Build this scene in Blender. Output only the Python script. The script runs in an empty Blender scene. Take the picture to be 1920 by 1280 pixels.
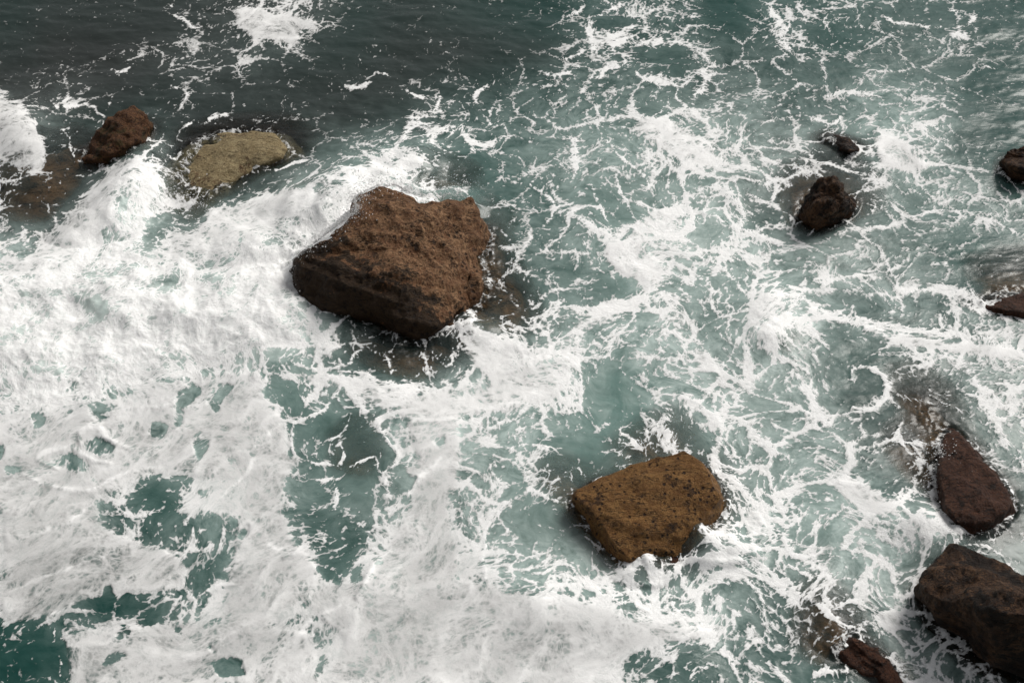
import bpy, math, random
import numpy as np

# ------------------------------------------------------------------ camera, sky, sun, exposure
S = bpy.context.scene
CAM_H, PITCH, LENS = 20.0, math.radians(46.0), 45.0
cam_data = bpy.data.cameras.new("camera")
cam_data.lens = LENS; cam_data.sensor_width = 36.0
cam_data.clip_start = 0.5; cam_data.clip_end = 6000.0
cam = bpy.data.objects.new("camera", cam_data)
S.collection.objects.link(cam)
cam.location = (0, 0, CAM_H)
cam.rotation_euler = (math.pi / 2 - PITCH, 0, 0)
S.camera = cam

SUN_EL, SUN_AZ = math.radians(44), math.radians(46)      # from the right, a little behind the rocks
world = bpy.data.worlds.new("World"); S.world = world; world.use_nodes = True
wn = world.node_tree; wn.nodes.clear()
wo = wn.nodes.new('ShaderNodeOutputWorld'); wb = wn.nodes.new('ShaderNodeBackground')
sky = wn.nodes.new('ShaderNodeTexSky'); sky.sky_type = 'NISHITA'; sky.sun_disc = False
sky.sun_elevation = SUN_EL; sky.sun_rotation = SUN_AZ
sky.air_density = 1.0; sky.dust_density = 4.0; sky.ozone_density = 1.0
hs = wn.nodes.new('ShaderNodeHueSaturation'); hs.inputs['Saturation'].default_value = 0.12
wn.links.new(sky.outputs[0], hs.inputs['Color'])
wn.links.new(hs.outputs[0], wb.inputs['Color']); wb.inputs['Strength'].default_value = 0.064
wn.links.new(wb.outputs[0], wo.inputs['Surface'])
sd = bpy.data.lights.new("sun", 'SUN'); sd.energy = 2.0; sd.angle = math.radians(26); sd.color = (1.0, 0.96, 0.9)
sun = bpy.data.objects.new("sun", sd); S.collection.objects.link(sun)
sun.rotation_euler = (math.pi / 2 - SUN_EL, 0, math.pi - SUN_AZ)
S.view_settings.view_transform = 'Standard'; S.view_settings.look = 'None'
S.view_settings.exposure = 0.26; S.view_settings.gamma = 1.0
S.render.engine = 'CYCLES'
S.cycles.max_bounces = 8; S.cycles.diffuse_bounces = 4; S.cycles.transparent_max_bounces = 8

# ------------------------------------------------------------------ photograph point <-> place
TH = 18.0 / LENS
CP, SP = math.cos(PITCH), math.sin(PITCH)
def at(px, py, z=0.0):
    """world position at height z of a point measured in the 1920x1280 photograph"""
    xn = (px - 960.0) / 960.0 * TH; yn = (640.0 - py) / 960.0 * TH
    dx, dy, dz = xn, CP + yn * SP, -SP + yn * CP
    t = (z - CAM_H) / dz
    return (dx * t, dy * t, z)
def project(x, y, z):
    zz = z - CAM_H
    dep = y * CP - zz * SP
    up = y * SP + zz * CP
    dep = np.maximum(dep, 0.5)
    return 960 + x / dep / TH * 960, 640 - up / dep / TH * 960

# ------------------------------------------------------------------ noise
_r = np.random.RandomState(7)
PERM = _r.permutation(256).astype(np.int32); PERM = np.concatenate([PERM, PERM, PERM])
ANG = _r.rand(256) * 2 * np.pi
G2 = np.stack([np.cos(ANG), np.sin(ANG)], -1).astype(np.float32)
g3 = _r.randn(256, 3); g3 /= np.linalg.norm(g3, axis=1)[:, None]; G3 = g3.astype(np.float32)
R1 = _r.rand(256).astype(np.float32); R2 = _r.rand(256).astype(np.float32)
def fade(t): return t * t * t * (t * (t * 6 - 15) + 10)
def pn2(x, y, seed=0):
    xi = np.floor(x).astype(np.int32); yi = np.floor(y).astype(np.int32)
    xf = (x - xi).astype(np.float32); yf = (y - yi).astype(np.float32)
    u, v = fade(xf), fade(yf)
    def g(ox, oy):
        h = PERM[PERM[(xi + ox + seed * 17) & 255] + ((yi + oy + seed * 31) & 255)]
        return G2[h, 0] * (xf - ox) + G2[h, 1] * (yf - oy)
    a = g(0, 0); b = g(1, 0); c = g(0, 1); d = g(1, 1)
    return (a + u * (b - a)) * (1 - v) + (c + u * (d - c)) * v
def fbm2(x, y, seed=0, octv=4, gain=0.5, ridged=False):
    s = 0; a = 1.0; n = 0
    for i in range(octv):
        q = pn2(x, y, seed + i)
        if ridged: q = 0.5 - 2 * np.abs(q)
        s = s + a * q; n += a; a *= gain; x = x * 2.03 + 11.3; y = y * 2.03 - 7.7
    return s / n
def pn3(p, seed=0):
    pi = np.floor(p).astype(np.int32); f = (p - pi).astype(np.float32); u = fade(f)
    def g(a, b, c):
        h = PERM[PERM[PERM[(pi[:, 0] + a + seed * 13) & 255] + ((pi[:, 1] + b) & 255)] + ((pi[:, 2] + c) & 255)]
        return G3[h, 0] * (f[:, 0] - a) + G3[h, 1] * (f[:, 1] - b) + G3[h, 2] * (f[:, 2] - c)
    def lx(b, c):
        a0 = g(0, b, c); return a0 + u[:, 0] * (g(1, b, c) - a0)
    y0 = lx(0, 0); y0 = y0 + u[:, 1] * (lx(1, 0) - y0)
    y1 = lx(0, 1); y1 = y1 + u[:, 1] * (lx(1, 1) - y1)
    return y0 + u[:, 2] * (y1 - y0)
def fbm3(p, seed=0, octv=5, gain=0.5, ridged=False):
    s = 0; a = 1.0; n = 0
    for i in range(octv):
        q = pn3(p, seed + i)
        if ridged: q = 0.4 - 2 * np.abs(q)
        s = s + a * q; n += a; a *= gain; p = p * 2.03 + 5.1
    return s / n
def worley(x, y, seed=0):
    xi = np.floor(x).astype(np.int32); yi = np.floor(y).astype(np.int32)
    xf = (x - xi).astype(np.float32); yf = (y - yi).astype(np.float32)
    f1 = np.full(x.shape, 9.0, np.float32); f2 = f1.copy()
    for ox in (-1, 0, 1):
        for oy in (-1, 0, 1):
            h = PERM[PERM[(xi + ox + seed * 19) & 255] + ((yi + oy + seed * 7) & 255)]
            d = (ox + R1[h] - xf) ** 2 + (oy + R2[h] - yf) ** 2
            f2 = np.minimum(f2, np.maximum(f1, d)); f1 = np.minimum(f1, d)
    return np.sqrt(f1), np.sqrt(f2)
def sstep(a, b, x):
    t = np.clip((x - a) / (b - a), 0, 1); return t * t * (3 - 2 * t)

# ------------------------------------------------------------------ foam survey: what lies where on the water
DENS = """
0 0 0 0 0 2 3 7 7 4 1 0 0 0 1 0 2 5 5 4 4 1 5 5 5 4 4 4 3 1
0 0 0 1 3 5 3 4 3 1 0 0 0 1 0 1 4 6 5 5 5 3 3 5 3 4 3 4 4 1
2 3 3 2 2 4 2 2 1 0 2 2 2 2 2 3 4 4 4 4 4 4 4 4 3 4 4 4 3 2
7 4 2 1 1 1 1 2 2 2 1 1 5 4 4 4 4 5 5 6 5 5 4 4 4 5 6 6 4 2
7 3 1 3 7 0 0 0 1 2 4 6 5 3 4 4 4 5 5 6 6 6 6 5 3 6 7 6 3 2
5 3 3 9 9 1 1 2 6 8 9 9 8 4 3 4 5 4 4 5 6 6 6 4 3 4 5 6 5 4
5 5 8 8 7 4 5 7 7 9 9 5 3 3 3 4 5 5 6 8 7 7 4 4 3 4 5 5 6 6
7 7 8 7 6 7 8 8 9 9 5 3 3 3 4 4 4 5 7 8 6 7 6 4 4 5 4 3 3 3
9 9 7 8 9 9 9 9 9 9 5 3 3 3 4 4 4 4 5 7 5 5 6 7 5 5 6 5 3 3
9 9 9 9 9 9 9 9 9 6 3 3 4 6 4 6 7 7 6 6 5 5 8 7 5 5 6 6 6 6
9 9 9 9 9 9 9 8 7 6 3 3 5 5 6 8 8 4 4 5 7 6 6 5 3 2 4 7 7 7
9 9 8 7 7 6 6 8 5 8 6 5 5 8 8 8 7 3 3 5 6 6 5 7 4 3 4 4 5 6
7 6 6 6 6 6 6 8 6 4 4 7 8 7 6 6 5 3 3 5 5 7 5 6 5 4 4 4 3 5
5 6 5 6 7 8 9 9 6 4 4 6 9 7 5 5 3 2 3 3 4 7 5 6 6 5 5 3 3 4
9 9 8 7 4 6 9 9 8 5 3 6 8 6 5 4 4 3 3 3 4 6 6 6 6 5 6 7 3 2
8 9 9 8 5 5 6 9 7 5 7 9 9 8 6 4 4 3 3 3 5 6 7 5 6 6 7 8 3 3
9 9 9 8 9 6 6 9 9 6 6 9 9 9 8 6 6 5 6 5 7 6 7 5 6 6 6 7 3 4
8 8 6 5 5 6 8 9 9 9 9 9 9 9 9 8 9 8 8 7 6 6 6 6 6 6 5 3 2 2
3 4 6 6 8 8 7 8 8 9 9 9 9 9 9 9 9 9 9 9 8 8 6 4 3 5 7 6 3 2
2 4 7 7 8 8 5 7 6 8 9 9 9 9 9 9 9 9 6 7 5 5 4 4 3 4 6 7 6 3
"""
# milkiness of the water itself (air bubbles stirred in)
MILK = """
0 0 0 0 0 0 0 0 1 1 0 0 0 0 0 0 0 1 1 1 1 0 1 1 1 1 1 1 0 0
0 0 0 0 0 0 0 0 0 0 0 0 0 0 0 0 0 1 1 2 2 1 1 1 1 1 1 1 0 0
0 0 0 0 0 0 0 0 0 0 0 0 0 0 1 1 1 2 2 2 2 2 2 2 2 3 3 2 0 0
2 1 1 0 2 0 0 0 0 1 1 1 1 2 2 2 3 4 4 4 5 4 3 3 3 5 5 3 1 0
3 1 1 1 4 2 0 0 1 3 4 4 3 2 2 3 4 5 5 5 6 5 4 2 2 2 4 3 1 0
2 1 1 5 7 3 1 2 5 6 6 5 4 3 2 3 4 5 5 5 6 6 2 2 2 4 4 4 3 2
2 1 4 7 6 2 3 6 6 7 6 4 3 3 3 3 4 5 6 7 7 6 2 2 2 3 4 3 3 2
5 5 7 7 6 5 7 8 8 8 5 3 3 2 2 3 4 5 6 7 7 6 6 5 4 3 3 2 2 1
8 8 8 8 8 8 9 9 9 8 5 3 3 2 2 4 4 4 6 6 5 5 6 6 4 3 3 2 2 1
9 9 9 9 9 9 9 9 9 6 2 2 2 2 2 2 5 5 6 6 5 5 7 6 4 3 3 2 2 2
9 9 8 8 8 8 8 7 6 5 1 1 1 1 5 5 6 6 6 6 6 5 5 4 3 3 3 3 3 3
8 7 6 5 5 4 5 6 5 5 3 3 3 5 6 6 6 6 6 6 6 5 5 4 3 1 1 1 3 3
5 4 3 3 3 4 4 5 4 4 4 5 6 6 6 6 6 6 6 6 6 5 5 4 3 1 1 1 3 3
4 4 4 4 4 4 5 5 4 4 4 4 5 5 5 6 6 6 5 5 5 5 5 5 4 1 1 1 2 3
4 4 3 3 2 3 5 5 4 4 4 4 4 4 5 6 6 5 5 5 5 5 5 5 6 6 2 3 2 2
3 3 2 2 2 3 3 4 3 2 2 4 4 4 5 6 6 6 5 5 5 5 5 5 6 7 7 5 2 2
2 2 2 2 2 2 3 4 3 3 3 4 4 4 5 6 6 6 5 5 5 5 4 4 4 5 5 4 2 2
1 1 1 1 1 2 3 4 4 4 4 4 4 4 5 5 5 5 4 4 4 4 2 2 2 2 4 3 2 2
1 1 1 1 1 2 3 3 3 3 4 4 4 4 4 4 4 4 3 3 3 3 1 1 1 1 3 3 3 3
1 1 1 1 1 2 3 3 3 3 4 4 4 4 4 4 3 3 2 2 2 2 2 2 2 2 3 3 3 3
"""
# thick churning whitewater (9) against thin film (0)
WHITE = """
0 0 0 0 0 1 1 3 3 1 1 0 0 0 0 0 1 3 3 3 3 2 3 3 3 2 2 2 2 1
0 0 0 0 1 1 1 2 2 1 0 0 0 0 0 0 2 3 3 3 3 3 3 3 2 2 2 2 2 1
1 1 1 1 1 1 1 1 1 0 1 2 2 2 2 2 3 3 3 4 4 3 3 3 2 3 3 2 2 1
4 2 1 1 1 1 1 1 1 1 1 1 4 4 4 3 3 4 4 5 4 4 3 3 3 4 4 3 2 2
4 2 1 3 7 1 1 1 1 2 4 6 6 4 3 3 4 4 4 5 5 4 4 4 3 5 5 4 2 2
3 2 4 8 9 4 4 4 5 7 8 8 6 4 3 3 4 4 4 5 6 5 5 4 4 4 4 4 3 3
2 3 6 8 8 5 5 6 7 9 9 5 3 3 3 3 4 5 6 7 8 7 5 4 4 4 4 4 4 4
5 6 8 8 7 7 8 9 9 9 5 3 3 3 3 4 4 5 6 7 6 7 6 4 4 4 4 3 3 3
9 9 9 9 9 9 9 9 9 8 4 3 3 3 4 4 4 4 5 6 5 5 6 6 4 4 4 3 3 3
9 9 9 9 9 9 9 9 8 6 3 3 4 7 5 5 5 5 5 5 5 5 8 6 5 5 5 4 4 3
9 9 9 9 9 9 8 7 6 5 4 4 4 5 6 7 7 6 5 5 6 6 6 4 4 4 4 4 4 4
9 9 8 7 6 5 5 5 5 6 6 6 6 6 6 6 6 6 5 5 6 6 5 4 4 4 4 4 5 5
6 5 5 5 5 5 4 4 4 4 4 4 4 5 5 5 5 5 5 6 6 7 5 4 4 4 5 5 5 5
4 4 5 5 4 4 3 3 3 3 3 3 3 3 4 4 5 5 5 5 6 8 6 5 4 4 4 5 5 4
3 3 3 4 4 3 2 2 2 3 3 3 2 3 4 4 4 4 4 4 6 7 8 5 5 5 5 5 5 4
2 2 2 3 3 3 3 3 3 3 3 3 3 4 5 5 4 4 4 4 7 7 8 6 5 6 6 7 5 4
1 1 2 2 2 3 3 3 3 3 3 3 3 3 4 5 5 5 6 6 8 7 7 6 5 5 5 5 5 4
1 1 2 2 2 3 3 3 3 3 4 3 3 4 4 4 5 5 6 6 6 6 7 6 6 5 5 4 4 4
1 1 1 2 3 3 3 3 4 4 4 4 3 3 4 4 4 5 5 5 5 5 5 4 4 5 5 5 5 5
1 1 1 2 3 3 3 4 4 4 4 4 4 4 4 4 4 5 4 4 4 4 4 4 5 5 5 5 5 4
"""
# water colour: 0 slate grey, 9 bottle green / teal
TEAL = """
3 2 2 2 2 2 2 2 2 3 4 3 3 4 5 6 7 8 8 8 8 9 9 9 9 9 8 9 9 9
2 1 1 1 1 2 2 3 3 3 3 2 2 2 3 3 5 7 7 7 7 7 7 8 9 9 8 9 9 9
1 1 1 1 2 2 2 2 2 2 2 2 3 4 5 6 7 7 7 7 6 6 7 7 7 8 8 8 9 9
2 3 3 3 3 2 2 2 2 2 2 3 5 6 7 7 7 7 6 6 5 6 5 6 7 7 7 8 8 9
2 3 3 3 4 2 2 2 2 4 5 7 7 8 8 7 6 6 6 5 5 5 4 4 5 6 6 7 8 9
3 2 2 3 4 3 3 3 4 5 6 7 8 8 8 7 6 6 5 5 5 4 4 4 4 5 6 7 8 8
3 2 3 4 4 4 5 5 5 5 5 6 7 8 7 7 6 6 6 5 5 5 5 5 4 5 6 7 8 8
4 4 4 4 4 4 5 5 5 5 5 5 6 6 6 6 6 6 6 5 5 5 5 4 4 5 6 8 9 9
5 5 5 5 5 5 5 5 5 5 5 5 5 5 5 6 6 6 6 5 5 5 5 5 5 6 6 7 8 9
5 5 5 5 5 5 5 5 5 5 5 5 5 5 5 5 5 6 6 5 5 5 5 5 6 6 6 6 7 7
5 5 5 5 5 5 6 6 6 5 4 4 4 4 4 4 5 6 6 6 5 5 5 5 6 6 6 6 6 6
6 6 6 6 6 6 6 6 6 6 6 6 5 5 5 5 6 7 7 6 6 5 5 6 6 6 6 6 6 6
7 7 7 7 6 6 6 6 6 6 6 6 6 5 5 6 6 7 7 6 6 5 5 6 6 6 6 6 6 6
7 7 7 7 7 7 6 6 6 6 5 5 5 5 5 6 6 6 6 5 5 5 5 6 6 6 6 6 6 7
7 7 7 7 8 7 6 6 6 6 5 5 5 5 5 5 5 5 5 5 5 5 5 6 6 6 6 6 6 7
7 7 7 7 7 7 7 7 7 7 7 6 5 5 5 4 4 4 5 5 5 5 6 6 6 5 5 5 5 6
7 7 7 7 7 7 7 7 7 7 7 7 6 6 5 5 5 5 5 5 5 5 6 6 6 6 5 5 5 5
8 8 8 8 8 8 8 8 7 7 7 7 6 6 6 6 6 6 6 6 6 6 7 7 7 7 6 5 5 5
8 8 8 8 8 8 8 8 7 7 7 7 6 6 6 6 7 7 8 8 8 8 8 7 7 7 6 5 5 5
8 8 8 8 8 8 8 7 7 7 7 7 6 6 6 7 8 8 8 8 8 8 8 8 7 7 6 5 5 5
"""
# streaks and rims of foam: (width, strength, raise) then points
STROKES = [
 (4.5, .95, 0, [(590,828),(625,816),(645,800),(655,778)]), (4.5, .95, 0, [(630,822),(640,850),(634,872),(640,880)]), (4.5, .95, 0, [(582,868),(610,868),(634,872)]), (4.5, .95, 0, [(575,898),(605,900),(632,894)]), (5, .95, 0, [(626,905),(630,930),(628,958)]), (3.5, .9, 0, [(640,880),(670,862),(705,855),(712,885),(740,870)]),
 (4, .9, 0, [(1500,300),(1540,310),(1600,330),(1640,330)]), (5, .9, 0, [(1250,240),(1290,260),(1340,300),(1380,330),(1440,340)]), (4, .9, 0, [(1130,250),(1160,300),(1200,330),(1220,370)]), (5, .9, 0, [(960,340),(1000,350),(1035,380),(1020,420),(985,450)]), (4, .9, 0, [(1150,330),(1170,380),(1195,430)]), (4, .9, 0, [(1100,330),(1125,380),(1140,420)]),
 (5, .9, 0, [(1290,470),(1350,500),(1390,540),(1410,565)]), (4, .9, 0, [(1320,440),(1355,480),(1370,530)]), (4, .85, 0, [(1050,560),(1030,590),(1050,610)]), (6, .9, 0, [(1010,700),(1000,750),(960,790),(900,800)]), (5, .9, 0, [(1290,640),(1330,670),(1350,710),(1340,750)]),
 (6, .9, 0, [(30,1020),(120,980),(180,940)]), (6, .9, 0, [(20,1110),(110,1070),(190,1048)]), (6, .9, 0, [(420,930),(460,880),(480,830),(520,790)]), (6, .9, 0, [(500,1000),(515,1030),(560,1035)]), (7, .9, 0, [(760,940),(790,900),(830,860)]), (7, .85, 0, [(640,1135),(590,1160),(565,1190)]),
 (12, .95, .03, [(1272,738),(1330,765),(1351,792),(1345,822),(1333,850),(1345,880),(1375,900),(1410,940),(1435,980),(1440,1020),(1430,1062),(1412,1105)]),
 (8, .9, .02, [(1101,242),(1080,262),(1074,285),(1077,325),(1072,345)]),
 (17, .95, .04, [(1032,385),(1080,410),(1120,440),(1170,470),(1205,505),(1216,522)]),
 (18, .75, .02, [(1216,522),(1222,545),(1190,565),(1150,580),(1110,600),(1070,635)]),
 (13, .9, .06, [(1230,395),(1270,372),(1310,358),(1350,360),(1385,385),(1393,412),(1372,428),(1340,412),(1308,396)]),
 (10, .9, .04, [(1372,428),(1405,440),(1440,452),(1480,463)]),
 (14, .9, .02, [(1440,515),(1500,548),(1540,585),(1600,606),(1650,618),(1700,622),(1780,628),(1850,640),(1930,660)]),
 (14, .9, .02, [(1690,540),(1740,535),(1790,545),(1830,570),(1880,595),(1930,612)]),
 (7, .8, .0, [(1500,530),(1530,527),(1570,520),(1640,510),(1680,498),(1740,497)]),
 (7, .7, .0, [(1740,497),(1757,490),(1790,498)]),
 (20, .85, .02, [(1490,690),(1510,730),(1530,765),(1545,795)]),
 (5, .9, .0, [(1545,645),(1522,658),(1525,675),(1540,695)]),
 (7, .95, .02, [(1573,757),(1610,763),(1645,763),(1664,745),(1669,722),(1658,702),(1630,690),(1604,698),(1605,715)]),
 (18, .85, .0, [(1650,668),(1720,672),(1790,682),(1840,730),(1868,780),(1895,830),(1930,870)]),
 (8, .8, .0, [(1690,700),(1720,688),(1760,680),(1800,690)]),
 (11, .85, .02, [(1765,830),(1755,870),(1750,910),(1752,960),(1772,985)]),
 (6, .8, .0, [(1640,818),(1690,826),(1705,840),(1735,870),(1748,910)]),
 (7, .95, .10, [(730,1035),(707,1053),(697,1080),(684,1102),(672,1122)]),
 (6, .9, .08, [(530,1048),(560,1032),(585,1012),(600,1008)]),
 (5, .9, .03, [(905,1020),(898,1045),(902,1070),(907,1098)]),
 (8, .9, .05, [(958,1110),(1015,1104),(1060,1090),(1105,1095),(1130,1112),(1170,1130),(1215,1148)]),
 (12, .95, .12, [(1212,1098),(1245,1098),(1268,1075),(1290,1055),(1335,1052),(1395,1052)]),
 (17, .95, .06, [(1300,962),(1310,982),(1330,1000),(1362,1000),(1375,1020),(1398,1036),(1420,1042)]),
 (6, .95, .06, [(150,845),(143,820),(160,803),(178,802),(188,820),(210,835),(235,845)]),
 (6, .95, .06, [(110,880),(80,868),(82,855),(105,845),(140,846),(165,860),(200,868)]),
 (5, .9, .04, [(12,895),(50,892),(70,905),(100,910),(160,920),(200,900),(250,885),(300,880)]),
 (7, .9, .05, [(335,715),(355,700),(375,702),(380,720)]),
 (5, .9, .02, [(270,765),(300,762),(325,755),(345,740)]),
 (4, .95, .0, [(300,22),(302,15),(325,5)]),
 (4, .95, .0, [(300,18),(312,26),(330,30),(347,38),(358,50),(382,52)]),
 (5, .9, .0, [(72,200),(110,192),(150,192),(172,192),(188,208),(202,216)]),
 (4, .8, .0, [(112,185),(135,178),(163,178)]),
 (2.5, .9, .0, [(100,215),(108,232),(122,248),(131,262),(133,280),(142,300),(160,318)]),
 (2.5, .85, .0, [(131,258),(140,245),(157,240)]),
 (3, .9, .0, [(203,205),(210,185),(216,175)]),
 (4, .9, .0, [(348,245),(360,232),(367,225)]),
 (5, .95, .0, [(380,237),(392,225),(402,215),(416,216),(414,224)]),
 (3, .85, .0, [(343,270),(340,285),(330,292),(310,282)]),
 (3, .8, .0, [(300,155),(325,160),(350,170),(350,190),(342,220)]),
 (5, .85, .0, [(205,128),(225,136),(250,120)]),
 (16, .85, .0, [(1443,15),(1462,50),(1478,85)]),
 (5, .95, .0, [(1645,30),(1670,42),(1700,45),(1765,48)]),
 (7, .9, .0, [(1770,52),(1790,65),(1822,74)]),
 (9, .75, .0, [(1740,8),(1790,15),(1826,30),(1822,45),(1790,55)]),
 (4, .9, .0, [(1845,115),(1860,128),(1876,138)]),
 (6, .9, .0, [(1790,155),(1830,172),(1868,190),(1905,200)]),
 (5, .9, .0, [(1046,103),(1062,107),(1082,103),(1093,92),(1088,82)]),
 (5, .9, .0, [(988,130),(1012,140),(1035,146),(1065,142),(1095,120)]),
 (9, .85, .0, [(1190,138),(1210,148),(1245,158),(1265,162)]),
 (13, .85, .0, [(1300,120),(1318,140),(1322,155),(1305,175),(1300,215)]),
 (7, .9, .0, [(1050,30),(1080,20),(1095,10)]),
 (7, .9, .0, [(1120,28),(1150,20),(1168,8)]),
 (12, .8, .0, [(1082,55),(1110,45),(1105,65),(1115,85),(1160,85),(1230,82),(1290,80),(1330,88)]),
 (6, .9, .0, [(1125,65),(1160,70),(1190,55),(1205,40)]),
 (6, .9, .0, [(1110,150),(1130,145),(1135,132),(1155,128),(1180,120)]),
 (6, .95, .0, [(640,155),(668,165),(690,158)]), (4, .9, .0, [(680,150),(700,138),(728,140)]),
 (5, .9, .0, [(755,168),(775,180),(795,184)]),
 (6, .9, .0, [(815,210),(828,190),(825,180)]),
 (6, .9, .0, [(935,145),(905,165),(892,178),(897,195)]),
 (5, .9, .0, [(930,197),(918,212),(918,235)]),
 (14, .9, .08, [(752,268),(765,245),(778,230),(800,240),(840,245),(860,235)]),
 (9, .9, .0, [(860,235),(880,260),(910,268),(945,255)]),
 (13, .95, .1, [(700,310),(740,295),(775,285)]),
 (4, .9, .0, [(500,325),(545,305),(585,296)]),
 (8, .8, .0, [(1500,470),(1560,450),(1600,435),(1640,430),(1690,425)]),
 (5, .8, .0, [(1475,395),(1470,420),(1462,430),(1500,412)]),
 (4, .8, .0, [(1605,360),(1640,378),(1640,398),(1615,412)]),
 (10, .8, .0, [(1590,300),(1640,280),(1680,240),(1720,235),(1780,240)]),
 (6, .85, .0, [(1495,208),(1530,222),(1560,228),(1590,205)]),
 (5, .85, .0, [(1545,178),(1580,172),(1620,172),(1660,185)]),
 (4, .85, .0, [(634,655),(634,670),(648,690),(666,664),(685,657)]),
 (3, .85, .0, [(666,664),(655,690)]), (3, .85, .0, [(722,655),(728,680),(733,700),(725,712)]),
 (6, .9, .02, [(640,700),(680,705),(700,715),(760,725),(800,720)]),
 (5, .9, .0, [(800,660),(830,690),(845,680),(842,660)]),
 (5, .9, .03, [(590,835),(545,845),(540,800),(560,785),(600,770),(625,745),(640,757),(665,765)]),
 (6, .9, .03, [(650,775),(690,770),(712,785),(722,810),(745,840),(748,858),(732,880),(712,910)]),
 (9, .9, .04, [(780,790),(840,790),(880,798),(905,780),(940,765),(985,760)]),
 (5, .85, .0, [(780,840),(770,870),(755,875)]),
 (6, .9, .0, [(1160,810),(1190,832),(1210,850)]), (12, .9, .04, [(1230,765),(1250,780),(1240,800),(1255,815),(1245,835)]),
 (5, .85, .0, [(930,840),(985,838),(1050,850)]), (5, .85, .0, [(965,910),(1000,918),(1035,935),(1080,950)]),
 (4, .85, .0, [(1095,1000),(1115,1018),(1135,1022),(1140,1008)]),
 (8, .9, .02, [(985,1075),(1020,1070),(1050,1050),(1075,1060)]),
 (6, .9, .02, [(1440,975),(1470,1010),(1480,1035),(1500,1050),(1545,1060)]),
 (6, .85, .0, [(1580,965),(1600,985),(1598,1020),(1560,1050)]),
 (9, .85, .02, [(1660,970),(1720,975),(1770,990),(1790,1015),(1780,1025)]),
 (5, .9, .0, [(1795,1020),(1830,1025),(1870,1040),(1890,1060),(1920,1078)]),
 (5, .8, .0, [(1850,1005),(1880,985),(1900,975),(1908,950),(1895,900),(1880,880)]),
 (9, .9, .02, [(1500,1120),(1540,1140),(1560,1160),(1590,1180),(1640,1190)]),
 (9, .9, .02, [(1640,1150),(1680,1150),(1740,1150)]), (9, .85, .02, [(1680,1230),(1690,1260),(1700,1290)]),
 (7, .9, .02, [(1450,1240),(1460,1265),(1480,1285)]), (10, .9, .05, [(1520,1275),(1540,1265),(1590,1262)]),
 (5, .85, .02, [(1250,1280),(1257,1260),(1252,1235)]), (9, .85, .0, [(1215,1262),(1240,1235),(1262,1218)]),
 (6, .85, .0, [(1285,1280),(1300,1255),(1320,1250)]), (6, .85, .0, [(1350,1210),(1365,1240),(1385,1275)]),
 (5, .85, .0, [(1300,1055),(1330,1100),(1340,1125)]),
 (3.5, .8, .0, [(100,1215),(104,1190),(110,1160)]), (3.5, .8, .0, [(115,1280),(118,1240),(105,1225)]),
 (4, .9, .0, [(0,1278),(25,1270),(40,1285)]), (4, .85, .03, [(60,1155),(110,1150),(130,1140),(165,1118)]),
 (5, .9, .05, [(150,1055),(190,1046),(215,1035)]), (5, .9, .04, [(362,1128),(390,1110),(415,1100),(450,1098)]),
]
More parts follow.
